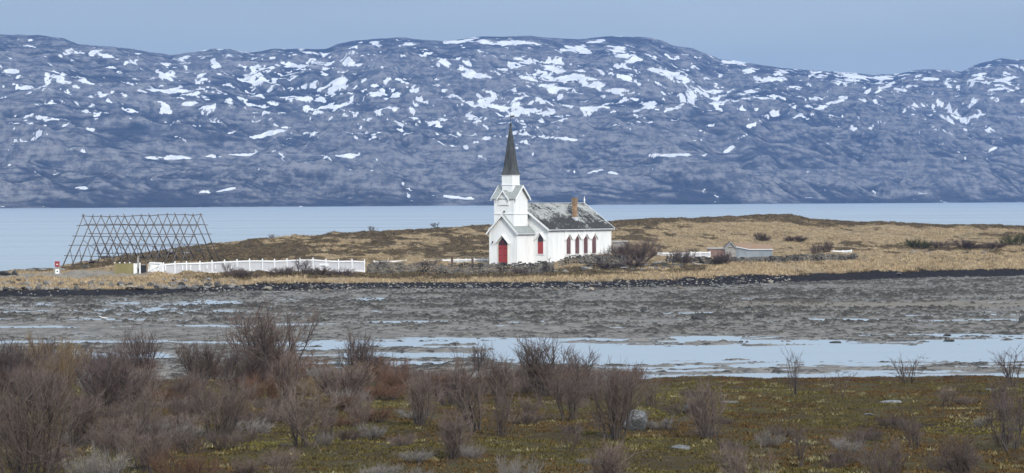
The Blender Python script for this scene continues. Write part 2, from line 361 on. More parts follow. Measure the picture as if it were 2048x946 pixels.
# ------------------------------------------------------------------ mountains
RIDGE = [(-400, 95), (-200, 72), (0, 69), (80, 70), (130, 77), (160, 88), (260, 97), (345, 111), (390, 104), (425, 97), (465, 99), (505, 106), (550, 98), (650, 98), (680, 88), (720, 80), (805, 74), (850, 80), (890, 83), (960, 73), (1060, 72), (1100, 76), (1160, 79), (1220, 73), (1300, 74), (1335, 85), (1350, 92), (1385, 96), (1420, 110), (1440, 118), (1510, 128), (1570, 137), (1650, 142), (1750, 150), (1800, 147), (1850, 138), (1900, 141), (1925, 143), (1950, 130), (2000, 117), (2048, 120), (2150, 112), (2400, 125)]
SHORE_Y = [(-400, 420), (0, 416.8), (1024, 411), (2048, 404.8), (2400, 402.8)]
SNOW = [ # cx, cy, rx, ry, slope(dy/dx)  source-picture places of the larger snow fields
 (50,78,14,4,.1),(140,105,24,12,-.1),(110,150,30,9,.15),(130,168,26,8,.35),(185,107,18,7,-.3),(212,112,14,6,.2),(320,142,14,6,.2),(328,128,10,5,0),(330,150,16,10,.5),
 (370,118,16,8,-.35),(340,182,62,7,-.06),(375,208,26,6,-.1),(435,128,14,9,.5),(412,98,8,5,-.3),(515,165,22,14,-.5),(535,140,16,7,-.5),(500,155,10,14,.2),(550,160,10,5,-.4),(420,220,14,8,-.4),(400,155,14,5,-.6),
 (335,315,48,4.5,.0),(435,311,26,3,-.05),(487,310,24,3,.02),(545,266,38,5,-.28),(575,262,7,7,1.),(694,310,34,5,-.05),(30,327,16,3,-.4),(165,376,16,3,-.05),(410,384,14,4,0),(455,380,22,3,-.15),(590,130,18,6,0),(700,130,15,6,-.1),(757,88,16,6,.3),
 (818,88,15,4.5,0),(800,112,14,4,-.2),(852,108,14,5,-.3),(890,126,22,9,-.15),(925,108,16,6,-.25),(600,98,10,3,0),(925,81,36,3.5,-.1),(1020,86,58,5,.03),(975,84,26,4,0),(1160,93,44,8,-.2),(1185,86,26,6,-.3),(1165,103,20,6,.2),(1250,110,32,11,.2),(1240,98,24,7,.2),(1262,120,20,7,-.2),
 (950,152,34,9,.12),(938,140,14,6,.2),(965,205,12,12,-.4),(960,192,8,10,0),(1000,215,22,6,.2),(1040,118,18,5,0),(1060,124,16,6,.35),(1112,132,14,14,.5),(1090,150,22,6,.2),(1140,156,46,9,-.1),(1180,164,26,10,.1),(1110,175,32,4,.1),(1055,155,14,6,.3),(1100,138,20,8,-.1),
 (1230,183,22,8,.1),(1205,213,24,8,-.1),(1035,200,16,7,-.4),(1330,145,36,5,.22),(1365,160,26,7,.2),(1425,183,30,6,-.1),(1405,183,16,5,.2),(1300,210,18,7,-.25),(1350,215,30,6,-.4),(760,180,12,16,-.4),(745,190,14,8,-.3),(710,188,14,5,0),(735,238,16,5,-.2),(690,230,16,5,0),
 (1435,207,18,4,0),(1470,124,26,3.5,.05),(1500,140,18,8,-.1),(1510,160,12,10,-.5),(1555,150,18,9,-.5),(1540,160,22,5,-.1),(1585,175,18,4,.1),(1625,150,16,6,-.4),(1640,155,10,4,0),(1710,153,34,4.5,.1),(1765,155,22,4,0),(1700,160,20,5,.2),(1770,174,22,4,-.45),(1860,158,20,5,-.05),(1800,180,14,4,.2),
 (1955,152,18,7,-.55),(1945,148,10,5,.3),(2010,158,22,4,-.15),(1990,178,18,3.5,-.15),(1870,215,6,13,.1),(1680,200,24,7,-.4),(1650,212,16,6,-.5),(1730,200,18,4,.1),(1755,205,10,8,.5),(1635,198,14,4,.2),(1553,230,16,8,.1),(1500,250,12,8,-.6),(1600,232,14,4,-.4),(1702,258,9,8,-.4),(1740,255,16,4,-.4),
 (1455,298,16,5,-.5),(1410,308,16,4,0),(1340,310,52,3.5,-.03),(1190,342,18,5,-.2),(1225,346,22,3,.05),(1115,277,44,3,.05),(1050,268,12,5,.0),(940,296,12,5,.3),(905,293,12,4,.1),(905,394,48,3,.06),(935,394,16,3,-.2),(1030,262,18,3,-.2),(1650,300,12,3,.4),(1718,308,14,4,-.1),(1660,290,10,3,.4),(800,160,14,4,0),(640,172,12,4,.1),
 (760,325,3,8,0),(1625,342,14,3,-.1),(1840,386,14,2.5,0),(1620,395,10,2,0),(1980,258,12,4,.6),(1985,300,14,4,-.4),(2045,200,10,8,-.3),(2040,120,8,3,0),(470,265,10,3,-.3),(460,310,8,2.5,-.3),(100,205,16,5,-.3),(95,238,18,6,-.3),(55,232,16,4,-.4),(175,222,14,5,-.2),(20,142,18,5,0),(60,93,16,3,.1),(1990,205,16,3,-.3),(1960,230,20,4,-.2),(2020,180,18,4,-.3)]
def build_mountains():
    px = np.arange(-160, 2215, 2.0); nc = len(px); nr = 460
    u = (px - 1024) / F
    ys = I(px, SHORE_Y); Y0 = CH * F / (ys - yh(px))
    s = np.concatenate([np.linspace(0, 1.0, nr - 24), np.linspace(1.01, 1.35, 24)])[:, None]
    dr = 2500 + 350 * fbm(px / 400, px * 0, 3, 2)
    Y = Y0[None] + s * dr[None]; X = u[None] * Y
    er = (yh(px) - I(px, RIDGE)) / F
    er = er + (1.4 * fbm(px / 22, px * 0 + 3, 61, 3)) / F
    zc = CH + er * (Y0 + dr)
    prof = np.interp(s, [0, .02, .10, .16, .26, .40, .48, .62, .8, .92, 1.0, 1.15, 1.35], [0, .015, .105, .13, .22, .40, .44, .63, .83, .94, 1, .93, .7])
    Z = zc[None] * prof
    env = sstep(0, .10, s) * (1 - .82 * sstep(.72, .98, s))
    wx = X + 120 * fbm(X / 500, Y / 500, 71, 2); wy = Y + 120 * fbm(X / 500, Y / 500, 72, 2)
    low = sstep(.55, .2, s); n1 = fbm(wx / 520, wy / 620, 81, 2) * (46 - 14 * low) + low * 26 * fbm(wx / 1100, wy / 260, 82, 2, .5, True)
    n2 = fbm(wx / 230, wy / 240, 83, 3, .55, True) * 34
    rz = .35 + .9 * sstep(-.25, .4, fbm(X / 330, Y / 420, 88, 3)); n3 = fbm(wx / 75, wy / 80, 87, 4, .6, True) * 8.5 * rz
    n4 = fbm(X / 26, Y / 26, 89, 3, .6, True) * 3.6 * rz
    Z = Z + env * (n1 + n2) + (env * .85 + .06) * sstep(0, .03, s) * (n3 + n4) 
    Z = np.maximum(Z, -1 + 0 * Z); Z[0] = -2
    ang = (Z - CH) / Y; mxa = ang.max(0)
    fac = er / np.maximum(mxa, 1e-5); k = np.ones(7) / 7
    fac = np.convolve(np.pad(fac, 3, 'edge'), k, 'valid')
    Z = np.where(Z > 0, CH * 0 + Z * fac[None], Z)
    ppx, ppy = proj(X, Y, Z)
    # snow amount
    warp = fbm(X / 75, Y / 48, 101, 4, .7); warp2 = fbm(X / 22, Y / 22, 103, 3, .7)
    sn = np.full(Z.shape, -1.0)
    qx = ppx + 16 * fbm(X / 55, Y / 70, 105, 4, .6); qy = ppy + 3.6 * fbm(X / 45, Y / 70, 107, 4, .6)
    for (cx, cy_, rx, ry, sl_) in SNOW:
        rx *= .98; ry *= .92
        c0 = int(max(0, (cx - rx * 1.8 - 20 + 160) / 2)); c1 = int(min(nc, (cx + rx * 1.8 + 20 + 160) / 2))
        if c1 <= c0: continue
        dx = qx[:, c0:c1] - cx; dy = qy[:, c0:c1] - cy_ - dx * sl_
        v_ = 1 - (dx / rx) ** 2 - (dy / ry) ** 2
        if ry < 5.2 and rx > 20: v_ = v_ + .55
        sn[:, c0:c1] = np.maximum(sn[:, c0:c1], np.clip(v_, -1, 1.4))
    sn = sn * .62 + .75 * warp + .60 * warp2 - .27
    hgt = (yh(ppx) - ppy)                     # pixels above the horizon: altitude seen
    alt = sstep(60, 210, hgt) * (1 - .5 * sstep(270, 310, hgt))
    small = fbm(X / 28 + .5 * warp, Y / 30 + .5 * warp2, 111, 4, .64)
    region = fbm(X / 260, Y / 400, 113, 2)
    sm = small + .34 * region - (.60 - .27 * alt)
    sn = np.maximum(sn, sm * 3.0)
    # slope for rock and heath, then painted relief shading from curvature
    gy = np.gradient(Z, axis=0) / np.gradient(Y, axis=0)
    steep = sstep(.12, .6, gy)
    def box(A, k, ax):
        c = np.cumsum(np.pad(A, [(k + 1, k) if i == ax else (0, 0) for i in (0, 1)], 'edge'), ax); n_ = 2 * k + 1
        return (np.take(c, range(n_, c.shape[ax]), ax) - np.take(c, range(0, c.shape[ax] - n_), ax)) / n_
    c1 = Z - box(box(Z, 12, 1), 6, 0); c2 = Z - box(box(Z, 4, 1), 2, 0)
    relief_shade = np.clip(c1 / 7.0, -1, 1) * .6 + np.clip(c2 / 1.6, -1, 1) * .5  # hollows darker, humps lighter: relief shading put into the colour
    me = mesh_np('mountains', np.stack([X, Y, Z], -1).reshape(-1, 3), grid_faces(nr, nc), True, {'snow': sn, 'steep': steep, 'relief_shade': relief_shade})
    t = NT('mountain_rock'); v = t.coord()
    a1 = t.ramp(t.noise(t.coord((.009, .006, .02)), 1, 8, .7), .36, .62)
    a2 = t.ramp(t.math('ADD', t.math('MULTIPLY', t.noise(t.coord((.010, .006, .10)), 1, 8, .68, .4), .42), t.math('MULTIPLY', t.noise(t.coord((.05, .03, .05)), 1, 6, .72), .58)), .41, .60)
    a3 = t.ramp(t.noise(t.coord((.0028, .0018, .008)), 1, 5, .6), .4, .6); st = t.attr('steep').outputs['Fac']
    rockc = t.mix(a2, (.07, .07, .075), (.24, .23, .22))
    heath = t.mix(a2, (.022, .021, .022), (.05, .045, .042))  # heath cover, and also the dark tone of painted shade in hollows
    f_ = t.math('ADD', t.math('MULTIPLY', st, .65), t.math('ADD', t.math('MULTIPLY', a1, .5), t.math('MULTIPLY', a3, .55)))
    f_ = t.math('ADD', f_, t.math('MULTIPLY', t.attr('relief_shade').outputs['Fac'], .42))  # painted crease shading added to the rock and heath mix
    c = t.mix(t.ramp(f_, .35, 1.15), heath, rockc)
    snf = t.ramp(t.math('ADD', t.attr('snow').outputs['Fac'], t.math('MULTIPLY', t.math('SUBTRACT', t.noise(t.coord((.08, .05, .1)), 1, 4, .6), .5), .5)), -.02, .10)
    snc = t.mix(t.ramp(t.noise(t.coord((.03, .02, .05)), 1, 5, .6), .35, .65), (.66, .67, .69), (.84, .86, .87))
    t.col(t.mix(snf, c, snc)).rough(.9)
    t.b.inputs['Specular IOR Level'].default_value = .05
    t.bump(t.noise(t.coord((.03, .03, .03)), 1, 9, .7), .85, 14.0)
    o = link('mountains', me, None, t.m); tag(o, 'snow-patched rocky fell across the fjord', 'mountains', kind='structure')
    return o
build_mountains()

# ------------------------------------------------------------------ sea and pools: one water sheet at tide level
def build_sea():
    mb = MB(); mb.add([(-9000, 118, 0), (9000, 118, 0), (9000, 11500, 0), (-9000, 11500, 0)], [(0, 1, 2, 3)])
    t = NT('fjord_water'); t.col((.20, .245, .29)); t.b.inputs['Specular IOR Level'].default_value = .5
    t.b.inputs['IOR'].default_value = 1.6
    v = t.coord((.0016, .012, 1))
    band = t.ramp(t.noise(v, 1.0, 5, .6), .42, .62)
    rg = t.ramp(band, 0, 1, .36, .48); t.rough(rg)
    t.bump(t.noise(t.coord((.5, .9, 1)), 1, 4), .12, .3)
    o = mb.build('sea', t.m); tag(o, 'pale calm fjord water and tide pools', 'water', kind='structure')
build_sea()

# ------------------------------------------------------------------ tidal mud flat
POOLS = [ # px0, px1, py0, py1, depth  (wet places, described by where they lie on the flat)
 (980, 2500, 690, 722, .30), (1150, 2500, 697, 716, .25), (600, 1150, 683, 695, .20), (700, 1250, 706, 716, .20), (560, 900, 723, 730, .14),
 (760, 1500, 676, 682, .14), (1330, 1600, 671, 677, .15), (1330, 1720, 680, 686, .13), (1700, 2500, 667, 673, .16), (1850, 2500, 676, 690, .16),
 (1150, 2500, 748, 760, .22), (1500, 2500, 727, 731, .10), (1180, 1420, 731, 737, .15), (1650, 1950, 741, 747, .15), (1450, 1850, 729, 735, .16), (1200, 1600, 739, 743, .13), (1850, 2300, 733, 737, .14),
 (-300, 330, 636, 639, .16), (-300, 260, 652, 656, .16), (330, 520, 649, 653, .13), (520, 700, 646, 649, .12), (-300, 560, 682, 687, .20), (560, 700, 684, 700, .16), (600, 860, 684, 692, .16),
 (100, 330, 705, 718, .2), (150, 400, 640, 642, .1), (700, 860, 641, 646, .13), (860, 960, 609, 612, .10), (960, 1050, 624, 628, .12), (1000, 1130, 640, 644, .13), (1300, 1450, 624, 627, .14), (1600, 1760, 638, 642, .15), (1550, 2100, 640, 643, .14), (1760, 2100, 630, 633, .12), (1640, 1720, 613, 616, .10),
 (-300, 500, 598, 630, .065), (300, 900, 592, 612, .04)]
def build_mud():
    px = np.arange(-120, 2175, 2.6); nc = len(px)
    ys = I(px, YS_PTS); Ye = CH * F / (ys - yh(px)) + 4
    nr = 560; s = (np.linspace(0, 1, nr) ** 1.25)[:, None]
    Y = 172 + s * (Ye[None] - 172); X = ((px - 1024) / F)[None] * Y
    ppx, ppy = proj(X, Y, X * 0)
    edge = sstep(0, 10, Ye[None] - Y)
    n1 = fbm(X / 13, Y / 15, 201, 4, .55); n2 = fbm(X / 3.4, Y / 4, 203, 4, .62)
    lvl = .085 + .075 * n1 + .065 * n2
    wob = ppy + 3.0 * fbm(X / 14, Y / 30, 207, 3) + 1.6 * fbm(X / 3, Y / 9, 209, 3)
    for (a, b, c, d, dep) in POOLS:
        ex = sstep(a - 40, a + 60, ppx) * (1 - sstep(b - 60, b + 40, ppx)); hgt = max(1.2, (d - c) * .35)
        ey = sstep(c - hgt, c + hgt, wob) * (1 - sstep(d - hgt, d + hgt, wob))
        lvl = lvl - dep * ex * ey
    lvl = lvl - .15 * sstep(.20, .34, fbm(X / 4.5, Y / 2.4, 231, 4, .6)) * (.35 + .65 * sstep(650, 350, ppx) * sstep(650, 640, ppy))
    st1 = fbm(X / 5.5, Y / 2.4, 221, 4, .6)
    lvl = lvl + .22 * sstep(.24, .40, st1) * sstep(.02, -.08, lvl) * (.35 + .65 * sstep(.25, -.15, fbm(X / 25, Y / 9, 223, 2)))
    smooth_zone = sstep(640, 648, wob) * (1 - sstep(664, 674, wob)) * (1 - sstep(500, 800, ppx)) + sstep(603, 607, wob) * (1 - sstep(614, 618, wob)) * sstep(1250, 1600, ppx)
    cl = fbm(X / .8, Y / .75, 211, 4, .68) + .42 * fbm(X / 11, Y / 9, 213, 4, .6)
    th = .24 + .22 * np.clip(smooth_zone, 0, 1) + .18 * sstep(.03, -.08, lvl)
    clump = np.clip(cl - th, 0, .6)
    cm = sstep(0.0, .045, clump)
    Z = np.minimum(lvl, .16) + cm * (.03 + .045 * sstep(235, 310, Y)) + clump * (.2 + .3 * sstep(235, 310, Y)) 
    Z = Z + .028 * fbm(X / .55, Y / .8, 217, 2) * sstep(-.03, .04, lvl)
    Z = Z * 1.0 - .0 * edge
    tan_ = sstep(603, 607, wob) * (1 - sstep(613, 618, wob)) * sstep(1250, 1600, ppx) * 1.0
    me = mesh_np('mud_flat', np.stack([X, Y, Z], -1).reshape(-1, 3), grid_faces(nr, nc), True, {'clump': cm, 'lvl': lvl, 'tanm': tan_})
    t = NT('tidal_mud'); 
    g = t.mix(t.ramp(t.noise(t.coord((.5, .22, 1)), 1.2, 7, .65), .35, .65), (.085, .079, .072), (.175, .163, .148))
    g = t.mix(t.math('MULTIPLY', t.attr('tanm').outputs['Fac'], .6), g, (.16, .135, .105))
    wk = t.mix(t.ramp(t.noise(t.coord((1, .6, 1)), 2.4, 5), .4, .6), (.010, .009, .007), (.042, .037, .029))
    cmk = t.attr('clump').outputs['Fac']
    t.col(t.mix(t.math('MULTIPLY', cmk, .95), g, wk))
    wet = t.ramp(t.attr('lvl').outputs['Fac'], -.02, .08, .40, .9)
    t.rough(t.math('ADD', wet, t.math('MULTIPLY', cmk, .3))); t.b.inputs['Specular IOR Level'].default_value = .2
    t.bump(t.noise(t.coord((2.4, 1.2, 2)), 2, 6, .65), .35, .12)
    o = link('mud_flat', me, None, t.m); tag(o, 'grey tidal mud with clumps of dark weed', 'mud flat', kind='structure')
build_mud()

# ------------------------------------------------------------------ peninsula ground
def heath_mask(px, Y, X):
    tt, Yk = pen_t(px, Y)
    n = .55 * fbm(X / 7, Y / 12, 301, 4, .6) + .75 * fbm(X / 3, Y / 3.6, 302, 3, .6); n2 = fbm(X / 22, Y / 30, 303, 3)
    right = sstep(1120, 1260, px)
    # far side of the headland
    hr = sstep(.72, .88, tt + .16 * n + .05 * n2) + .9 * sstep(.20, .36, n * .8 + .45 * n2 - .02)
    hl = sstep(.16, .34, tt + .20 * n - .10 * sstep(500, 950, px)) - .85 * sstep(.10, .38, n + .3 * n2)
    h = np.clip(hr * right + hl * (1 - right), 0, 1)
    # bank in front of the fence and wall
    bank = (Y - Yk[2]) / (Yk[3] - Yk[2])
    mid = sstep(380, 480, px) * (1 - sstep(1020, 1400, px))
    hb = .95 * sstep(.34, .52, bank + .22 * n) * mid + .95 * sstep(-.15, .1, n + .1) * sstep(.25, .45, bank) * sstep(1090, 1130, px) * (1 - sstep(1380, 1440, px)) + .45 * sstep(.15, .4, n)
    h = np.where(tt < 0, np.clip(hb, 0, 1), h)
    return h, tt, Yk, bank
def build_pen():
    px = np.arange(-120, 2175, 2.6); nc = len(px)
    Yk, _ = pen_controls(px)
    segs = []
    for k, n in ((0, 10), (1, 22), (2, 60), (3, 40), (4, 150), (5, 8), (6, 14)):
        tt = np.linspace(0, 1, n, endpoint=False)[:, None]; segs.append(Yk[k][None] * (1 - tt) + Yk[k + 1][None] * tt)
    Y = np.concatenate(segs, 0); X = ((px - 1024) / F)[None] * Y; nr = len(Y)
    Z = pen_z(X, Y)
    P = np.broadcast_to(px[None], Y.shape)
    h, tt, Yk2, bank = heath_mask(P, Y, X)
    wrack = 1 - sstep(-.02, .10, bank + .06 * fbm(X / 1.5, Y / 1.5, 311, 3))
    stony = sstep(.0, .05, bank) * (1 - sstep(.25, .42, bank + .1 * fbm(X / 3, Y / 3, 313, 2))) * (1 - sstep(420, 560, P))
    track = sstep(.80, .9, bank) * (1 - sstep(.06, .12, tt)) * (1 - sstep(270, 330, P))
    me = mesh_np('headland', np.stack([X, Y, Z], -1).reshape(-1, 3), grid_faces(nr, nc), True, {'heath': h, 'wrack': wrack, 'stony': np.clip(stony + track, 0, 1)})
    t = NT('headland_turf')
    n1 = t.noise(t.coord((.9, .35, 1)), 1, 8, .7); n2 = t.noise(t.coord((3, 1.6, 3)), 1, 6, .7)
    grass = t.mix(t.ramp(n1, .35, .65), (.21, .155, .09), (.35, .265, .16))
    n4 = t.noise(t.coord((.22, .11, 1)), 1, 6, .65)
    grass = t.mix(t.ramp(n4, .52, .66), grass, (.17, .13, .08))
    grass = t.mix(t.ramp(n2, .50, .66), grass, (.085, .07, .045))
    hth = t.mix(t.ramp(n1, .38, .62), (.040, .029, .018), (.105, .074, .044))
    hth = t.mix(t.ramp(n2, .55, .7), hth, (.07, .066, .03))
    hf = t.ramp(t.math('ADD', t.attr('heath').outputs['Fac'], t.math('ADD', t.math('MULTIPLY', t.math('SUBTRACT', n1, .5), 1.6), t.math('MULTIPLY', t.math('SUBTRACT', n2, .5), 1.6))), .15, .85)
    c = t.mix(hf, grass, hth)
    c = t.mix(t.math('MULTIPLY', t.attr('stony').outputs['Fac'], .75), c, t.mix(t.ramp(n2, .4, .6), (.14, .135, .13), (.28, .265, .24)))
    c = t.mix(t.attr('wrack').outputs['Fac'], c, t.mix(t.ramp(n2, .4, .65), (.010, .009, .011), (.024, .021, .022)))
    t.col(c).rough(.92); t.b.inputs['Specular IOR Level'].default_value = .1
    t.bump(t.math('ADD', n2, t.math('MULTIPLY', n1, 1.5)), .8, .35)
    o = link('headland', me, None, t.m); tag(o, 'low grassy headland behind the mud flat', 'land', kind='structure')
build_pen()

# ------------------------------------------------------------------ near tundra
def build_fg():
    Yr = np.concatenate([np.linspace(-60, 30, 20, endpoint=False), np.linspace(30, 46, 20, endpoint=False), np.linspace(46, 120, 300, endpoint=False), np.linspace(120, 175, 20)])
    xx = np.concatenate([np.linspace(-300, -26, 12, endpoint=False), np.linspace(-26, 26, 330), np.linspace(26, 300, 13)[1:]])
    X, Y = np.meshgrid(xx, Yr); Z = fg_z(X, Y)
    nr, nc = X.shape
    me = mesh_np('tundra', np.stack([X, Y, Z], -1).reshape(-1, 3), grid_faces(nr, nc), True)
    t = NT('tundra_moss')
    n1 = t.noise(t.coord((.55, .3, 1)), 1, 7, .65); n2 = t.noise(t.coord((2.6, 1.6, 2)), 1, 7, .7); n3 = t.noise(t.coord((.22, .14, 1)), 1, 4, .6)
    c = t.mix(t.ramp(n1, .36, .62), (.042, .030, .016), (.052, .044, .019))
    c = t.mix(t.ramp(n2, .5, .66), c, (.07, .06, .034))
    c = t.mix(t.ramp(n3, .5, .64), c, t.mix(t.ramp(n2, .4, .6), (.024, .016, .010), (.05, .033, .018)))
    t.col(c).rough(.95); t.b.inputs['Specular IOR Level'].default_value = .08
    t.bump(n2, .9, .12)
    o = link('tundra', me, None, t.m); tag(o, 'mossy brown and olive tundra ground', 'ground', kind='structure')
build_fg()

# ------------------------------------------------------------------ tufts (stuff)
def tufts(name, P, h, spread, nb, cols, lean=.5, width=.012):
    """P (N,3) roots, h (N,) heights, cols (N,3): nb thin three-cornered blades per root"""
    N = len(P); P = np.repeat(P, nb, 0); h = np.repeat(h, nb) * rng.uniform(.55, 1.15, N * nb); cols = np.repeat(cols, nb, 0)
    a = rng.uniform(0, 2 * np.pi, N * nb); r = spread * np.sqrt(rng.uniform(0, 1, N * nb))
    base = P + np.stack([np.cos(a) * r, np.sin(a) * r, -.02 + 0 * r], -1)
    b = rng.uniform(0, 2 * np.pi, N * nb); wv = np.stack([np.cos(b), np.sin(b), 0 * b], -1) * (width * rng.uniform(.6, 1.6, N * nb))[:, None]
    la = rng.uniform(0, 2 * np.pi, N * nb); ll = lean * h * rng.uniform(.1, 1, N * nb)
    tip = base + np.stack([np.cos(la) * ll, np.sin(la) * ll, h], -1)
    V = np.stack([base - wv, base + wv, tip], 1).reshape(-1, 3)
    cols = cols * rng.uniform(.7, 1.3, (N * nb, 1))
    return mesh_np(name, V, np.arange(N * nb * 3).reshape(-1, 3), False, None, {'tint': np.repeat(cols, 3, 0)})
def m_tint(name):
    t = NT(name); t.col(t.attr('tint').outputs['Color']).rough(.9); t.b.inputs['Specular IOR Level'].default_value = .1; return t.m
M['tint'] = m_tint('dry_blades')

def pick(cs, idx): return np.array(cs)[idx]
# dry grass and heather of the headland
n = 150000
px_ = rng.uniform(-60, 2110, n); Yk, _ = pen_controls(px_)
tt_ = rng.uniform(0, 1, n) ** 1.15
Yr = Yk[2] - .5 + tt_ * (Yk[5] + 4 - Yk[2]); Xr = (px_ - 1024) * Yr / F
h_, t_, _, bk = heath_mask(px_, Yr, Xr)
zz = pen_z(Xr, Yr)
pn = fbm(Xr / 5, Yr / 7, 331, 3)
track = (bk > .72) & (t_ < .1) & (px_ < 300)
church_clear = (np.abs(Xr - 6) < 14) & (np.abs(Yr - 441) < 11)
isg = (rng.uniform(0, 1, n) > h_ * 1.1) & (pn > -.35) & ~track & (zz > .75)
keep = isg & (rng.uniform(0, 1, n) < .62)
h_ = np.clip(h_ + .35 * fbm(Xr / 1.6, Yr / 2.2, 335, 3), 0, 1)
P = np.stack([Xr, Yr, zz], -1)
front = sstep(.1, -.1, t_)
straw = 1 + .12 * front
hg = (.17 + .16 * np.clip(pn + .3, 0, 1) + .16 * front) * np.where(church_clear, .5, 1)
gc = straw[:, None] * pick([(.38, .29, .18), (.30, .22, .13), (.20, .15, .09), (.46, .37, .24)], rng.integers(0, 4, n))
me = tufts('dry_grass', P[keep], hg[keep], .22, 4, gc[keep], .7, .03)
tag(link('dry_grass', me, None, M['tint']), 'straw coloured dry grass over the headland', 'grass', kind='stuff')
keep = (h_ > .45) & (zz > .8) & (rng.uniform(0, 1, n) < .5) & ~track
hc = pick([(.06, .043, .027), (.09, .065, .038), (.078, .074, .036), (.13, .10, .062), (.24, .18, .10)], rng.integers(0, 5, n))
me = tufts('heather', P[keep], hg[keep] * .75, .25, 4, hc[keep], .7, .05)
tag(link('heather', me, None, M['tint']), 'low brown heather along the crest and bank', 'heather', kind='stuff')

# tundra ground cover
n = 120000
Yr = 44 + 74 * rng.uniform(0, 1, n) ** .8; px_ = rng.uniform(-60, 2110, n); Xr = (px_ - 1024) * Yr / F
zz = fg_z(Xr, Yr); P = np.stack([Xr, Yr, zz], -1)
g1 = fbm(Xr / 4.2, Yr / 9, 401, 4, .6) - .12 * sstep(1150, 1600, px_) + .06 * sstep(1100, 500, px_); g2 = fbm(Xr / .55, Yr / .8, 403, 3); g3 = fbm(Xr / 6, Yr / 8, 405, 3)
colr = np.empty((n, 3)); colr[:] = (.115, .095, .04)
def setc(m, cs):
    colr[m] = pick(cs, rng.integers(0, len(cs), int(m.sum())))
setc(g1 > -.05, [(.105, .085, .036), (.13, .105, .046), (.085, .07, .03)])
setc((g1 > .24), [(.155, .135, .045), (.20, .175, .06), (.12, .104, .042)])
setc((g1 < -.12), [(.12, .075, .035), (.095, .06, .03), (.15, .10, .05)])
setc((g2 > .52), [(.27, .24, .16), (.22, .2, .13), (.3, .27, .2)])
setc((g3 < -.27), [(.11, .072, .036), (.095, .06, .03), (.13, .088, .045)])
edge = (Yr > 106) ; setc(edge & (rng.uniform(0, 1, n) < .75), [(.10, .045, .028), (.12, .06, .035), (.075, .045, .025)])
colr *= np.array([.80, .78, .60])
hgt = (.034 + .05 * np.clip(g2 + .4, 0, 1)) * rng.uniform(.6, 1.3, n)
me = tufts('tundra_plants', P, hgt, .11, 5, colr, 1.5, .018)
tag(link('tundra_plants', me, None, M['tint']), 'low moss, crowberry and straw covering the tundra', 'ground cover', kind='stuff')

# ------------------------------------------------------------------ shrubs
def tubes_np(P, R, n=3):
    """P (N,K,3) polylines, R (N,K) radii"""
    N, K, _ = P.shape
    d = P[:, -1] - P[:, 0]; d /= np.linalg.norm(d, axis=1, keepdims=True) + 1e-9
    up = np.where(np.abs(d[:, 2:3]) < .9, np.array([[0, 0, 1.]]), np.array([[0, 1., 0]]))
    x = np.cross(d, up); x /= np.linalg.norm(x, axis=1, keepdims=True) + 1e-9; y = np.cross(d, x)
    V = np.empty((N, K, n, 3))
    for j in range(n):
        a = 2 * math.pi * j / n
        V[:, :, j] = P + R[..., None] * (x * math.cos(a) + y * math.sin(a))[:, None, :]
    base = (np.arange(N) * K * n)[:, None, None, None]
    k = np.arange(K - 1)[None, :, None, None] * n; j = np.arange(n)[None, None, :, None]; j2 = (j + 1) % n
    Fq = np.concatenate([base + k + j, base + k + j2, base + k + n + j2, base + k + n + j], -1).reshape(-1, 4)
    return V.reshape(-1, 3), Fq
def grow(start, dirv, length, K, r, up, wob):
    N = len(start); P = np.empty((N, K, 3)); P[:, 0] = start
    d = dirv / (np.linalg.norm(dirv, axis=1, keepdims=True) + 1e-9)
    for i in range(1, K):
        d = d + r.normal(0, wob, (N, 3)) + np.array([0, 0, up]); d /= np.linalg.norm(d, axis=1, keepdims=True)
        P[:, i] = P[:, i - 1] + d * (length / (K - 1))[:, None]
    return P
def sample_on(P, tpos):
    N, K, _ = P.shape; f = tpos * (K - 1); i = np.minimum(f.astype(int), K - 2); a = (f - i)[:, None]; q = np.arange(N)
    return P[q, i] * (1 - a) + P[q, i + 1] * a, P[q, i + 1] - P[q, i]
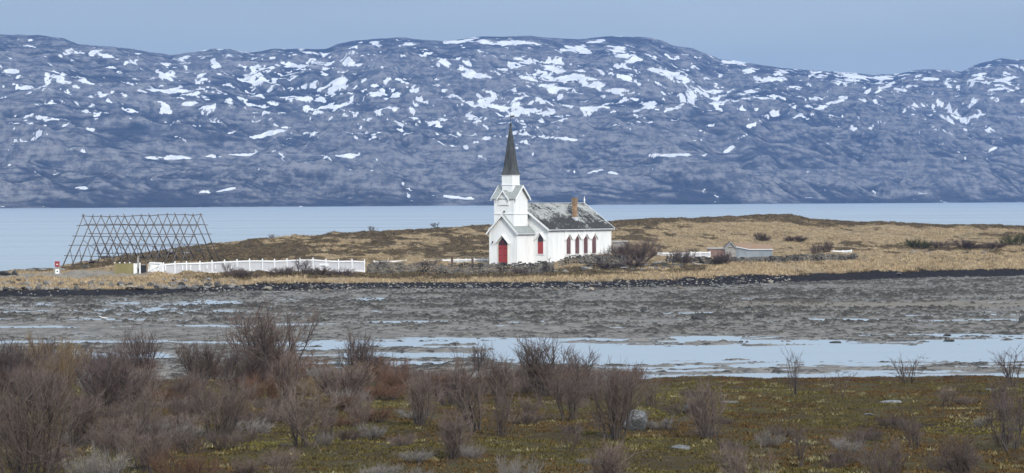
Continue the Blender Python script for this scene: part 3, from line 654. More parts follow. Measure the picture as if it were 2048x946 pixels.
def shrub_meshes(seed, ns=16, nb=9, nt_=7, spread=.75, low=False, thick=1.0, up=.12):
    """a unit shrub, 1 m tall and about `spread` m wide: stems mesh and twigs mesh"""
    r = np.random.default_rng(seed)
    a = r.uniform(0, 2 * np.pi, ns); rad = r.uniform(0, 1, ns) ** .6
    base = np.stack([np.cos(a) * rad * .16 * spread, np.sin(a) * rad * .16 * spread, np.full(ns, -.04)], -1)
    out = np.stack([np.cos(a), np.sin(a), 0 * a], -1) * (rad * spread * (1.3 if low else .62))[:, None]
    dirv = out + np.array([0, 0, 1.0])
    S = grow(base, dirv, r.uniform(.6, .92, ns), 6, r, up, .10)
    RS = np.linspace(1, .35, 6)[None] * (.0095 * thick * r.uniform(.7, 1.3, ns))[:, None]
    rep = np.repeat(np.arange(ns), nb); tb = r.uniform(.18, .98, ns * nb)
    st, td = sample_on(S[rep], tb); td /= np.linalg.norm(td, axis=1, keepdims=True)
    B = grow(st, td + r.normal(0, .42, td.shape), r.uniform(.18, .42, ns * nb) * (1.1 - .5 * tb), 4, r, .14, .12)
    RB = np.linspace(1, .4, 4)[None] * np.full((ns * nb, 1), .0036 * thick)
    rep = np.repeat(np.arange(ns * nb), nt_); tb = r.uniform(.15, 1.0, ns * nb * nt_)
    st, td = sample_on(B[rep], tb); td /= np.linalg.norm(td, axis=1, keepdims=True)
    T = grow(st, td + r.normal(0, .5, td.shape), r.uniform(.08, .22, len(st)), 3, r, .16, .12)
    RT = np.linspace(1, .45, 3)[None] * np.full((len(st), 1), .0026 * thick)
    zmax = max(np.percentile(T[:, -1, 2], 98), .3)
    V1, F1 = tubes_np(S / zmax, RS); V2, F2 = tubes_np(B / zmax, RB); V3, F3 = tubes_np(T / zmax, RT)
    m1 = mesh_np('stems', V1, F1, True)
    m2 = mesh_np('twigs', np.concatenate([V2, V3]), np.concatenate([F2, F3 + len(V2)]), True)
    return m1, m2
SH = {
 'willow': [shrub_meshes(500 + i, 15 + 4 * (i % 3), 8 + (i % 2) * 2, 7, .62 + .12 * (i % 4)) for i in range(9)],
 'open': [shrub_meshes(540 + i, 11, 8, 6, .75, thick=1.15) for i in range(3)],
 'thin': [shrub_meshes(560 + i, 5 + i, 6, 4, .45, thick=1.3) for i in range(3)],
 'low': [shrub_meshes(580 + i, 34, 8, 7, 1.5, True, 1.3) for i in range(3)],
 'round': [shrub_meshes(600 + i, 34, 12, 9, 1.5, True, 1.5, .05) for i in range(2)],
}
_shcache = {}
def shrub(kind, i, mat, name, loc, h, wfac, label, cat='shrub', group=None):
    ms, mt = SH[kind][i % len(SH[kind])]
    key = (kind, i % len(SH[kind]), mat)
    if key not in _shcache:
        a, b = ms.copy(), mt.copy(); a.name = 'stems'; b.name = 'twigs'
        a.materials.append(M['stem']); b.materials.append(M[mat]); _shcache[key] = (a, b)
    a, b = _shcache[key]
    e = thing(name, loc, random.uniform(0, 6.28), label, cat, group); e.scale = (h * wfac, h * wfac, h); e.rotation_euler = (random.uniform(-.13, .13), random.uniform(-.16, .16), e.rotation_euler.z)
    link('stems', a, e); link('twigs', b, e)
    return e
NW = 'leafless willow shrubs on the tundra'
def fsh(px, py, top, wpx, kind, mat, name, label, group=NW):
    p = fg_at(px, min(py, 985)); sc_ = F / p.y
    h = (py - top) / sc_ * 1.10; nat = {'willow': .95, 'open': .9, 'thin': .6, 'low': 1.9, 'round': 2.0}[kind]
    wf = (wpx / sc_) / (h * nat); wf = min(max(wf, .5), 1.9)
    return shrub(kind, random.randrange(9), mat, name, p, h, wf, label, 'shrub', group)
W_, R_, G_, D_, K_ = 'twig', 'twig_red', 'twig_gold', 'twig_dark', 'twig_grey'
FS = [
 (545,740,600,190,'willow',W_,'tallest willow, its round twiggy crown standing up against the mud flat'),
 (712,742,648,88,'willow',D_,'dark willow rising before the pools, right of the tallest one'),
 (965,745,676,80,'open',D_,'thin dark willow with bare tips across the blue pools, below the church door'),
 (1092,790,682,165,'willow',W_,'broad spiky willow reaching over the pools below the church windows'),
 (1155,775,704,100,'open',D_,'open branched willow just behind the broad spiky one by the pools'),
 (962,866,728,165,'willow',W_,'big dense purplish willow clump in the middle of the tundra'),
 (1002,876,800,70,'open',W_,'small willow at the right foot of the big dense clump'),
 (843,852,752,115,'willow',W_,'upright purplish willow with a clear dark foot, alone on green moss'),
 (605,906,788,145,'willow',W_,'dome shaped willow with dark stems standing in yellow green moss'),
 (655,890,815,60,'open',W_,'slender willow touching the right side of the dome shaped one'),
 (1228,880,742,130,'willow',W_,'tall willow partly covering the big grey boulder'),
 (1135,842,735,130,'willow',W_,'wide willow with curved dark stems, left of the boulder willow'),
 (1418,878,772,125,'willow',W_,'hazy willow standing in front of the flat topped boulder'),
 (912,918,826,120,'willow',W_,'purplish willow below the big dense clump, nearer the viewer'),
 (440,874,752,130,'willow',W_,'hazy willow with a single dark foot beside the grey low mat'),
 (285,892,788,95,'open',W_,'black stemmed open willow above the red bush'),
 (212,838,712,150,'willow',D_,'dark willow with crossing stems in the thicket'),
 (55,985,768,270,'willow',W_,'largest nearby willow mass, filling the bottom corner of the thicket'),
 (155,905,798,130,'willow',W_,'pinkish willow right of the largest bottom corner mass'),
 (28,806,688,130,'willow',D_,'dark willow at the edge of the thicket above the corner mass'),
 (165,742,662,85,'open',D_,'bare dark willow top poking above the thicket by the thin streams'),
 (280,765,668,110,'willow',D_,'brownish willow top standing above the thicket'),
 (100,765,682,150,'low',G_,'golden brown shrub along the back of the thicket'),
 (128,798,716,110,'low',G_,'orange tinted golden shrub inside the thicket'),
 (522,806,744,90,'low',R_,'rust red shrub under the tallest willow'),
 (370,985,898,150,'low',R_,'rust red low bush at the bottom rim of the ground'),
 (200,985,898,140,'low',K_,'pale grey dead looking low shrub at the bottom rim'),
 (335,884,846,120,'low',K_,'flat pale grey mat of twigs on moss'),
 (690,804,728,125,'willow',W_,'purplish willow before the dark one by the pools'),
 (612,768,716,110,'low',R_,'red brown shrub beside the foot of the tallest willow'),
 (785,770,716,90,'low',R_,'red brown low shrub at the shore edge of the tundra'),
 (1215,985,886,140,'willow',W_,'purplish willow cut by the bottom edge below the boulder'),
 (1500,985,880,130,'willow',W_,'greyish willow at the bottom rim, left of the slim black sapling'),
 (1600,934,856,60,'thin',D_,'slim black sapling on open moss'),
 (1780,985,876,150,'open',W_,'wide open willow at the bottom rim with bare forked stems'),
 (1930,985,878,125,'willow',W_,'dense willow at the bottom rim, near the frame corner'),
 (1832,900,846,70,'open',W_,'small hazy willow above the wide open one'),
 (2022,900,790,120,'open',D_,'dark spreading willow on brown turf beside a pale stone'),
 (2010,828,758,70,'open',W_,'upright small willow above the dark spreading one'),
 (1890,818,778,65,'open',W_,'small round willow on the brown open slope'),
 (1680,806,752,45,'thin',W_,'thin sapling near the shore edge on open brown moss'),
 (1590,795,706,40,'thin',D_,'lone whip thin sapling whose tip crosses the pools'),
 (1820,768,712,70,'thin',W_,'spreading whip stemmed sapling on the very edge of the shore'),
 (2022,770,698,70,'thin',D_,'tall dark whip stemmed sapling on the shore edge near the frame side'),
 (1300,812,752,80,'open',W_,'loose willow behind the big boulder'),
 (1140,910,856,65,'open',W_,'small loose willow on moss below the curved stem willow'),
 (1030,985,906,110,'low',K_,'pale grey low shrub at the bottom rim near the centre'),
 (720,858,786,65,'open',W_,'small willow between the dome shaped and the upright one'),
 (1330,858,836,110,'low',K_,'flat grey twig mat right of the big boulder'),
 (400,770,690,110,'willow',W_,'brown willow in the back row between thicket and tallest willow'),
 (478,800,702,115,'willow',D_,'dark willow left below the tallest one'),
 (568,806,700,125,'willow',W_,'purplish willow right below the tallest one'),
 (1003,806,716,95,'willow',W_,'reddish tipped willow behind the big dense clump'),
 (905,786,738,80,'low',R_,'rust coloured low shrub left of the thin dark willow'),
 (552,985,896,80,'open',W_,'small willow cut by the bottom edge below the dome shaped one'),
 (790,985,930,150,'low',K_,'pale grey low twigs along the bottom rim, left of centre'),
]
for (px, py, top, wpx, kind, mat, lab) in FS:
    nm = {'thin': 'sapling', 'low': 'low_shrub'}.get(kind, 'willow_shrub')
    fsh(px, py, top, wpx, kind, mat, nm, lab)
# thicket filling
for k in range(54):
    px = rng.uniform(-50, 800); py = rng.uniform(742, 838) - .02 * px
    if px > 560 and py > 800: continue
    hh = rng.uniform(38, 92 if px < 520 else 66); mat = [W_, W_, D_, D_, W_, R_, G_][int(rng.integers(0, 7))]
    kind = 'low' if mat in (R_, G_) else ['willow', 'open', 'willow'][k % 3]
    fsh(px, py, py - (hh * .62 if kind == 'low' else hh), rng.uniform(80, 130), kind, mat, 'low_shrub' if kind == 'low' else 'willow_shrub',
        {'low': 'low russet or golden shrub filling the gaps of the willow thicket', 'willow': 'leafless brownish willow packed among others in the thicket', 'open': 'leafless brownish willow packed among others in the thicket'}[kind], 'packed shrubs of the willow thicket')
for k in range(20):
    px = rng.uniform(0, 420); py = rng.uniform(840, 960)
    hh = rng.uniform(40, 85)
    fsh(px, py, py - hh, rng.uniform(80, 120), ['willow', 'open'][k % 2], W_, 'willow_shrub', 'leafless pinkish grey willow packed around the bottom corner mass', 'packed shrubs of the nearer willow thicket')
for k in range(24):
    px = rng.uniform(760, 1320); py = rng.uniform(765, 800); hh = rng.uniform(26, 48)
    fsh(px, py, py - hh, rng.uniform(60, 110), 'low', [R_, D_, W_][k % 3], 'low_shrub', 'knee high russet shrub in the strip along the shore edge', 'knee high shrubs along the shore edge')
for k in range(34):
    px = rng.uniform(120, 860); py = rng.uniform(770, 905); hh = rng.uniform(20, 40)
    fsh(px, py, py - hh, rng.uniform(60, 120), 'low', [K_, W_, R_, W_][k % 4], 'low_shrub', 'low dull scrub filling a gap between the taller willows', 'low scrub between the willows')
for k in range(40):
    px = rng.uniform(300, 2040); py = rng.uniform(800, 955); hh = rng.uniform(14, 30)
    fsh(px, py, py - hh, rng.uniform(40, 90), 'low', [D_, W_, W_, K_][k % 4], 'dwarf_shrub', 'ankle high dwarf shrub scattered over the moss', 'dwarf shrubs on the moss')

# shrubs on the headland
def psh(px, Y, hpx, wpx, kind, mat, label, name='bush', group='bushes on the headland'):
    p = pen_at(px, Y); s_ = F / Y; h = hpx / s_; nat = {'willow': .95, 'open': .9, 'thin': .6, 'low': 1.9, 'round': 2.0}[kind]
    return shrub(kind, random.randrange(6), mat, name, p, h, min(max((wpx / s_) / (h * nat), .5), 2.2), label, 'bush', group)
psh(1280, 436, 44, 92, 'round', 'twig', 'largest bare brown bush, right of the church end wall')
psh(1240, 438, 28, 60, 'round', 'twig', 'dark bush leaning on the church end corner')
psh(1195, 428.5, 24, 52, 'round', 'twig_red', 'dense reddish bush before the last church window')
psh(1362, 437, 30, 56, 'round', 'twig_dark', 'round dark bush before the white fence')
psh(1446, 438, 26, 40, 'round', 'twig_dark', 'dark bush growing against the stone wall before the shed')
psh(1522, 484, 16, 36, 'round', 'twig_dark', 'brown bush on the meadow above the shed roof')
psh(1592, 486, 12, 70, 'round', 'twig_dark', 'long low brown bush right of the meadow one')
psh(1632, 463, 20, 26, 'round', 'twig', 'grey round bush behind the stone wall')
psh(1656, 463, 22, 28, 'round', 'twig', 'grey round bush touching the white fence end')
psh(1838, 472, 20, 60, 'round', 'evergreen', 'dark green sprawling bush on the bank')
psh(2030, 478, 22, 70, 'round', 'evergreen', 'dark green bush near the frame side on the bank')
psh(1930, 474, 16, 60, 'round', 'twig_dark', 'brown scrub between the two dark green bushes')
psh(1985, 472, 14, 70, 'round', 'twig', 'grey scrub on the stony bank between green bushes')
psh(1880, 474, 14, 50, 'round', 'twig', 'grey scrub right of the sprawling green bush')
psh(545, 476, 11, 24, 'open', 'twig_dark', 'tiny bare bush on the skyline above the long fence')
psh(745, 492, 12, 26, 'open', 'twig_dark', 'tiny bare bush on the skyline above the fence end')
psh(872, 500, 11, 60, 'open', 'twig_dark', 'wispy bare bush on the skyline left of the church')
psh(604, 409, 30, 70, 'open', 'twig_dark', 'bare bush rising against the long white fence')
psh(565, 406, 14, 70, 'round', 'twig', 'low dark scrub under the bare fence bush')
psh(640, 408, 15, 70, 'round', 'twig', 'low dark scrub right of the bare fence bush')
psh(480, 402, 16, 70, 'round', 'twig', 'reddish dark scrub below the fence, above the pale grass tuft')
psh(455, 406, 20, 30, 'open', 'twig_dark', 'thin bare twigs against the fence near the drying rack')
psh(700, 430, 12, 40, 'low', 'twig_red', 'red twiggy scrub behind the last fence panels')
psh(760, 428, 16, 44, 'low', 'twig_dark', 'dark scrub where fence and stone wall meet')
psh(860, 430, 12, 60, 'low', 'twig_dark', 'brown scrub behind the stone wall left of two posts')
psh(680, 411, 16, 60, 'round', 'twig_dark', 'brown scrub mat below the fence end')
psh(1265, 424, 16, 60, 'round', 'twig_dark', 'dark scrub on the bank below the largest bush')
psh(1215, 421, 14, 50, 'round', 'twig_dark', 'dark green brown scrub among bank rocks')
psh(1040, 418, 12, 40, 'round', 'twig_dark', 'dark scrub mound below the stone wall gate')
psh(1090, 427, 12, 30, 'open', 'twig', 'small grey bush against the white church wall')
psh(1060, 427, 9, 24, 'open', 'twig', 'low grey bush against the porch side wall')

# ------------------------------------------------------------------ rocks
import bmesh
def rock_mesh(seed, sub=3, flat=.7, ang=.5):
    bm = bmesh.new(); bmesh.ops.create_icosphere(bm, subdivisions=sub, radius=1.0)
    r = np.random.default_rng(seed)
    planes = [(Vector(r.normal(0, 1, 3)).normalized(), r.uniform(.55, .9)) for _ in range(9)]
    for v in bm.verts:
        p = v.co.copy()
        for nrm, d in planes:
            q = p.dot(nrm)
            if q > d: p -= nrm * (q - d) * (.6 + .4 * ang)
        nse = float(fbm(p.x * 1.8 + seed, p.y * 1.8 + p.z * 2.3, seed, 3)); p *= 1 + .16 * nse
        p.z *= flat; v.co = p
    me = bpy.data.meshes.new('rock'); bm.to_mesh(me); bm.free()
    for f in me.polygons: f.use_smooth = False
    return me
RK = [rock_mesh(700 + i, 3, .55 + .12 * (i % 3)) for i in range(8)]
RKS = [rock_mesh(730 + i, 2, .6) for i in range(5)]
_rc = {}
def rock(name, loc, sx, sy, sz, mat, label, cat='rock', group=None, i=None, rz=None, sink=.25):
    i = random.randrange(len(RK)) if i is None else i
    key = (i, mat)
    if key not in _rc:
        m_ = RK[i].copy(); m_.materials.append(M[mat]); _rc[key] = m_
    o = link(name, _rc[key]); o.location = (loc[0], loc[1], loc[2] + sz * (.55 - sink)); o.scale = (sx, sy, sz)
    o.rotation_euler = (0, 0, random.uniform(-.5, .5) if rz is None else rz)
    return tag(o, label, cat, group)
# boulders on the tundra
def frock(px, py, wpx, hpx, label, i, mat='rock_pale'):
    p = fg_at(px, py); s_ = F / p.y; rock('boulder', p, wpx / s_ / 2, wpx / s_ / 2.2, hpx / s_ * (1.5 if hpx > 15 else .95), mat, label, 'boulder', 'pale boulders on the tundra', i, 0, .2)
frock(1268, 860, 56, 34, 'big pale grey boulder with dark cracks beside a tall willow', 0)
frock(1386, 832, 42, 17, 'flat topped lichen boulder behind a hazy willow', 1)
frock(1360, 900, 44, 10, 'flat pale slab of rock low in the moss', 2)
frock(1785, 808, 48, 9, 'long low grey boulder on the open brown tundra', 3)
frock(1458, 810, 38, 4, 'narrow sliver of pale rock right of the flat topped boulder', 4)
frock(1978, 781, 26, 5, 'small pale stone near the shore edge', 5)
frock(2034, 861, 20, 7, 'small pale stone beside the dark spreading willow', 2)
frock(1738, 835, 20, 4, 'tiny pale stone peeping from moss below the long boulder', 1)
frock(365, 830, 26, 9, 'grey stone half hidden behind the grey twig mat', 0)
# rocks on the mud flat
def mrock(px, py, wpx, hpx, label, mat='rock', cat='rock'):
    Y = CH * F / (py - float(yh(px))); X = (px - 1024) * Y / F; s_ = F / Y
    rock('mud_rock', (X, Y, -.05), wpx / s_ / 2, wpx / s_ / 2, hpx / s_ * .95, mat, label, cat, 'rocks lying out on the mud flat', None, 0, .2)
mrock(1395, 641, 34, 12, 'grey sloping boulder out on the mud, largest there', 'rock_dark')
mrock(1286, 622, 18, 8, 'dark weedy rock at the start of a thin stream', 'rock_dark')
mrock(1520, 637, 20, 10, 'dark rock on mud right of the largest mud boulder', 'rock_dark')
mrock(1642, 667, 14, 8, 'blue grey stone standing alone on the mud above the wide pool', 'rock')
mrock(1893, 672, 18, 8, 'black stone at the head of the wide pool', 'rock_dark')
mrock(1896, 683, 26, 8, 'brown weedy rock just in front of the black pool stone', 'rock_dark')
mrock(2046, 643, 26, 14, 'big dark rock cut by the frame side on the mud', 'rock_dark')
mrock(1985, 592, 10, 6, 'small dark stone far out below the dark weed band', 'rock_dark')
mrock(1672, 686, 26, 6, 'low brown rock on the upper rim of the wide pool', 'rock_dark')
mrock(126, 641, 14, 5, 'small dark rock on the thin left stream', 'rock_dark')
mrock(106, 651, 12, 5, 'small dark rock between the two thin streams', 'rock_dark')
mrock(172, 590, 13, 10, 'grey stone standing alone before the dark weed slope', 'rock')
mrock(211, 595, 5, 4, 'small round whitish stone before the dark weed slope', 'rock_warm')
mrock(1880, 737, 18, 5, 'dark rock between the pools nearest the tundra', 'rock_dark')
p = at(204, 637, 300); mb = MB()
Y = CH * F / (638 - float(yh(204))); X0 = (197 - 1024) * Y / F; s_ = F / Y
mb.tube([(X0, Y, .30), (X0 + .25, Y, .18), (X0 + .55, Y + .1, .10), (X0 + .9, Y + .2, .08)], [.03, .06, .08, .04], 7)
tag(mb.build('driftwood', M['driftwood'], smooth=True), 'bleached white piece of driftwood on the mud', 'driftwood')
# stones of the far shore
SG = 'stones strewn along the far shore'
def shore_rock(px, py, size, mat, label, group=SG, name='shore_rock'):
    ys = float(I(px, YS_PTS)); Ysh = CH * F / (ys - float(yh(px)))
    lo, hi = Ysh - 20, Ysh + 40
    for _ in range(22):
        mid = (lo + hi) / 2; q = at(px, py, mid); g = max(float(pen_z(q.x, q.y, False)), .03)
        if q.z > g: lo = mid
        else: hi = mid
    q = at(px, py, (lo + hi) / 2); z = max(float(pen_z(q.x, q.y)), .02)
    s = size * .5 * q.y / F
    rock(name, (q.x, q.y, z), s * random.uniform(.9, 1.2), s, s * random.uniform(.8, 1.25), mat, label, 'rock', group)
BIG = [(478,577,17,'rock_dark','largest dark shore stone, below the pale grass tuft'),(533,577,22,'rock_warm','wide tan shore stone with white top edge'),(590,573,17,'rock_dark','dark shore stone in the weed below the bare fence bush'),(655,580,22,'rock_warm','mossy tan shore stone lying broad and low'),(731,580,15,'rock','grey square shore stone under the fence end'),
 (623,571,9,'rock','pale shore stone set in the dark weed below the fence'),(460,573,10,'rock','grey shore stone touching the largest dark one'),(937,573,16,'rock','grey shore stone in the weed below the wall'),(1141,567,14,'rock','blue grey shore stone in the weed below the church windows'),(1157,568,10,'rock','second blue grey shore stone in the weed, slightly smaller'),
 (1182,577,13,'rock_warm','tan rounded shore stone below the church end'),(1302,565,14,'rock_dark','dark shore stone at the foot of dry grass'),(1228,574,8,'rock_warm','tan stone set in the stony strip below the largest bush'),(1305,572,16,'rock','pale slab in the stony strip'),(1434,571,16,'rock','blue grey stone at the end of the weathered log'),(1110,577,10,'rock_warm','tan stone low on the mud edge below the windows'),
 (1360,575,14,'rock_warm','tan stone left of the weathered log'),(1797,546,13,'rock','pale grey stone lying on the black weed band'),(1540,562,12,'rock_warm','tan stone in the last group of shore stones')]
for (px, py, sz, mat, lab) in BIG: shore_rock(px, py + 4, sz * 1.05, mat, lab)
cnt = 0
for k in range(150):
    px = float(rng.choice([rng.uniform(380, 980), rng.uniform(980, 1560), rng.uniform(1080, 1500)]))
    ys = float(I(px, YS_PTS)); yb = float(I(px, YB_PTS)); py = rng.uniform(yb + 3, ys + 5)
    shore_rock(px, py, rng.uniform(4, 9), ['rock', 'rock_warm', 'rock', 'rock_dark'][k % 4], 'small stone in the stony strip along the far shore')
# stone blocks of the left bank
for row, (py0, n_, sz) in enumerate(((579, 40, 13), (572.5, 46, 11), (567, 40, 9))):
    for k in range(n_):
        px = -10 + (k + rng.uniform(0, .8)) * (480 / n_); 
        if rng.uniform() < .22: continue
        shore_rock(px, py0 + rng.uniform(-1.5, 1.5) - px * .006, sz * rng.uniform(.9, 1.4), ['rock', 'rock_warm', 'rock_dark', 'rock_warm', 'rock'][int(rng.integers(0, 5))], 'rough stone block in the bank below the track', 'stone blocks of the bank below the track', 'bank_stone')
for k in range(44):
    px = rng.uniform(325, 470); py = rng.uniform(560, 576)
    shore_rock(px, py, rng.uniform(5, 10), ['rock', 'rock_dark', 'rock_dark'][k % 3], 'grey stone in the heap of rubble below the fence start', 'stones heaped below the fence start', 'rubble_stone')
# dark rocks at the far end of the track and by the rack
for (px, py, sx, hz, lab) in ((8, 550, 32, 9, 'long black rock mound at the end of the track'), (30, 550, 13, 11, 'black upright rock right of the long mound')):
    q = at(px, py, 398); q.z = float(pen_z(q.x, q.y)); s_ = F / 398
    rock('dark_rock', q, sx / s_ / 2, .6, hz / s_, 'rock_dark', lab, 'rock', None, 1, 0, .2)
q = pen_at(342, 452); rock('boulder', q, .75, .7, 1.0, 'rock', 'grey upright boulder on the crest inside the drying rack', 'boulder', None, 3, 0, .3)
for (px, Y, s) in ((170, 424, .9), (190, 430, .8), (215, 436, .9), (250, 440, .7), (290, 436, .8), (320, 442, .9), (370, 446, .7), (400, 452, .8), (120, 418, .7), (85, 412, .6), (60, 412, .7), (140, 410, .5)):
    rock('rack_rock', pen_at(px, Y), s * 1.2, s * .8, s * .55, 'rock_dark' if s > .75 else 'rock', 'rough grey rock outcropping under and beside the drying rack', 'rock', 'rocks around the drying rack', None, None, .3)
for k in range(60):
    px = rng.uniform(1110, 1400); Y = float(I(px, YF_Y)) + rng.uniform(-11, 2)
    s = rng.uniform(.22, .6); rock('bank_rock', pen_at(px, Y), s * 1.3, s, s * .7, ['rock_dark', 'rock', 'rock_warm'][k % 3], 'rough rock in the tumbled bank below the church end', 'rock', 'rocks tumbled on the bank below the church end')
for k in range(16):
    px = rng.uniform(1790, 2040); Y = float(I(px, YF_Y)) + rng.uniform(-4, 8)
    s = rng.uniform(.15, .4); rock('bank_rock', pen_at(px, Y), s * 1.3, s, s * .7, 'rock', 'grey rock on the bank between the green bushes', 'rock', 'rocks on the bank between the green bushes')
# gravel strip: too many to count
N = 1900
px_ = np.where(rng.uniform(0, 1, N) < .93, rng.uniform(400, 1580, N), rng.uniform(-40, 480, N)); ys_ = I(px_, YS_PTS); Ysh = CH * F / (ys_ - yh(px_))
Yg = Ysh + rng.normal(.5, 3.2, N); Xg = (px_ - 1024) * Yg / F; zg = np.maximum(pen_z(Xg, Yg), .03)
base = RKS[0]; bv = np.array([v.co for v in base.vertices]); bf = np.array([p.vertices for p in base.polygons])
sz = rng.uniform(.06, .17, N); th = rng.uniform(0, 6.28, N); c_, s_ = np.cos(th), np.sin(th)
V = bv[None] * sz[:, None, None] * np.array([1.3, 1, .9]); V = np.stack([V[..., 0] * c_[:, None] - V[..., 1] * s_[:, None], V[..., 0] * s_[:, None] + V[..., 1] * c_[:, None], V[..., 2]], -1)
V = V + np.stack([Xg, Yg, zg + .02], -1)[:, None]
Fg = (bf[None] + (np.arange(N) * len(bv))[:, None, None]).reshape(-1, 3)
tint = np.repeat(pick([(.24, .235, .22), (.13, .13, .13), (.31, .295, .265), (.08, .08, .08)], rng.integers(0, 4, N)), len(bv), 0)
me = mesh_np('shore_gravel', V.reshape(-1, 3), Fg, False, None, {'tint': tint})
tag(link('shore_gravel', me, None, M['tint']), 'pale pebbles and cobbles scattered along the far shore', 'gravel', kind='stuff')
# log
Y = 421; q = at(1396, 569, Y); z = max(float(pen_z(q.x, Y - 1)), .1)
mb = MB(); q = at(1395, 567, 418.5); q2 = at(1427, 573, 418)
mb.tube([q, q.lerp(q2, .3), q.lerp(q2, .7), q2], [.16, .22, .24, .2], 9)
tag(mb.build('weathered_log', M['log'], smooth=True), 'pale weathered log lying among the shore stones', 'log')

# ------------------------------------------------------------------ stone walls
def stone_wall(name, pts, label, hgt=1.3, seed=1, thick=.6):
    """pts: list of (px, Y, top py).  Irregular blocks laid in courses, one mesh"""
    r = np.random.default_rng(seed); mb = MB()
    for (a, b) in zip(pts[:-1], pts[1:]):
        pa, pb = at(a[0], a[2], a[1]), at(b[0], b[2], b[1]); d = Vector((pb.x - pa.x, pb.y - pa.y, 0)); L = d.length; d.normalize(); nrm = Vector((d.y, -d.x, 0))
        if nrm.y > 0: nrm = -nrm
        x = 0.0
        zoff = 0.0
        rows = int(hgt / .2) + 2
        for rw in range(rows):
            x = -r.uniform(0, .3)
            while x < L:
                wd = r.uniform(.22, .62); hh = r.uniform(.15, .27)
                tpar = min(max((x + wd / 2) / L, 0), 1); top = pa.z * (1 - tpar) + pb.z * tpar + .07 * math.sin(x * 1.7 + seed)
                c = Vector((pa.x, pa.y, 0)) + d * (x + wd / 2)
                g = float(pen_z(c.x, c.y))
                zc_ = top - .1 - rw * .2 + r.uniform(-.05, .05)
                if zc_ > g - .15 and not (rw == 0 and r.uniform() < .25):
                    off = r.uniform(-.12, .12); ww = wd * .5 * r.uniform(.85, 1.0); dd = thick / 2 * r.uniform(.8, 1.1)
                    vs = []
                    for sz_ in (-1, 1):
                        for (sx, sy) in ((-1, 1), (1, 1), (1, -1), (-1, -1)):
                            j = r.uniform(.72, 1.0, 3); vs.append(c + d * (sx * ww * j[0]) + nrm * (sy * dd * j[1] + off) + Vector((0, 0, zc_ + sz_ * hh / 2 * j[2])))
                    mb.add(vs, [(0, 1, 2, 3), (7, 6, 5, 4), (0, 4, 5, 1), (1, 5, 6, 2), (2, 6, 7, 3), (3, 7, 4, 0)])
                x += wd * .96
    o = mb.build(name, M['wall_stone']); return tag(o, label, 'stone wall')
stone_wall('stone_wall', [(736, 420.5, 526), (800, 421, 526), (880, 421, 527), (960, 421.5, 526), (1040, 422, 524), (1104, 423, 522)], 'dark dry stone wall running from the white fence end to the church porch', 1.5, 3)
stone_wall('stone_wall', [(1120, 424, 514), (1160, 424, 510), (1250, 426, 511)], 'short stone wall propping the terrace below the church windows', .9, 5)
stone_wall('stone_wall', [(1335, 436, 513), (1400, 438, 514), (1470, 441, 514), (1540, 444, 513), (1600, 448, 509), (1660, 450, 508), (1710, 452, 508)], 'long grey dry stone wall running in front of the sheds', 1.2, 7)

# ------------------------------------------------------------------ white fences
def fence(name, pts, label, hpost, panel=True, pw=.17, rails=(1.0, .12), mesh_h=None, spec=None):
    """pts: (px, top py, Y) of posts"""
    P0 = at(pts[0][0], pts[0][1] + hpost * F / pts[0][2], pts[0][2])
    root = thing(name, P0, 0, label, 'fence', 'white fences around the churchyard')
    Q = [at(a, b, c) - P0 for (a, b, c) in pts]
    for q in Q:
        mb = MB(); mb.box(q.x - pw / 2, q.x + pw / 2, q.y - pw / 2, q.y + pw / 2, q.z - hpost - .15, q.z)
        mb.add([(q.x - pw * .65, q.y - pw * .65, q.z), (q.x + pw * .65, q.y - pw * .65, q.z), (q.x + pw * .65, q.y + pw * .65, q.z), (q.x - pw * .65, q.y + pw * .65, q.z), (q.x, q.y, q.z + pw * .7)], [(0, 1, 4), (1, 2, 4), (2, 3, 4), (3, 0, 4), (3, 2, 1, 0)])
        mb.build('post', M['fence_white'], root)
    mt, mbm, mp_ = MB(), MB(), MB()
    for a, b in zip(Q[:-1], Q[1:]):
        d = (b - a); d.z = 0; d.normalize(); e = d * (pw / 2 + .003)
        dz = Vector((0, 0, -hpost * (1 - .86)))
        mt.bar(a + e + dz, b - e + dz, .09, .2)
        dz = Vector((0, 0, -hpost * .93)); mbm.bar(a + e + dz, b - e + dz, .09, .14)
        if panel:
            n_ = max(3, int((b - a).length / .13)); back = Vector((-d.y, d.x, 0)) * .075
            for k in range(n_):
                c = a.lerp(b, (k + .5) / n_) + back
                c1 = c + Vector((0, 0, -hpost * .91)); c2 = c + Vector((0, 0, -hpost * .12)); w2 = (b - a).length / n_ * .43
                mp_.extr([c1 - d * w2, c1 + d * w2, c2 + d * w2, c2 - d * w2], back.normalized() * .025)
    mt.build('top_rail', M['fence_white'], root); mbm.build('bottom_rail', M['fence_white'], root)
    if panel: mp_.build('pickets', M['fence_grey'], root)
    return root
fx = [327, 350, 373, 400, 424, 449, 474, 499, 525, 549, 574, 600, 626, 652, 677, 704, 729]
fy = [526, 524, 523.5, 523, 522, 520.5, 519.5, 518.5, 518.5, 519, 518, 517, 516.5, 518.5, 519.5, 519, 520]
fY = [403 + (420 - 403) * (x - 327) / 402 for x in fx]
LF = fence('white_fence', list(zip(fx, fy, fY)), 'long white panelled fence between the drying rack and the stone wall', 1.75)
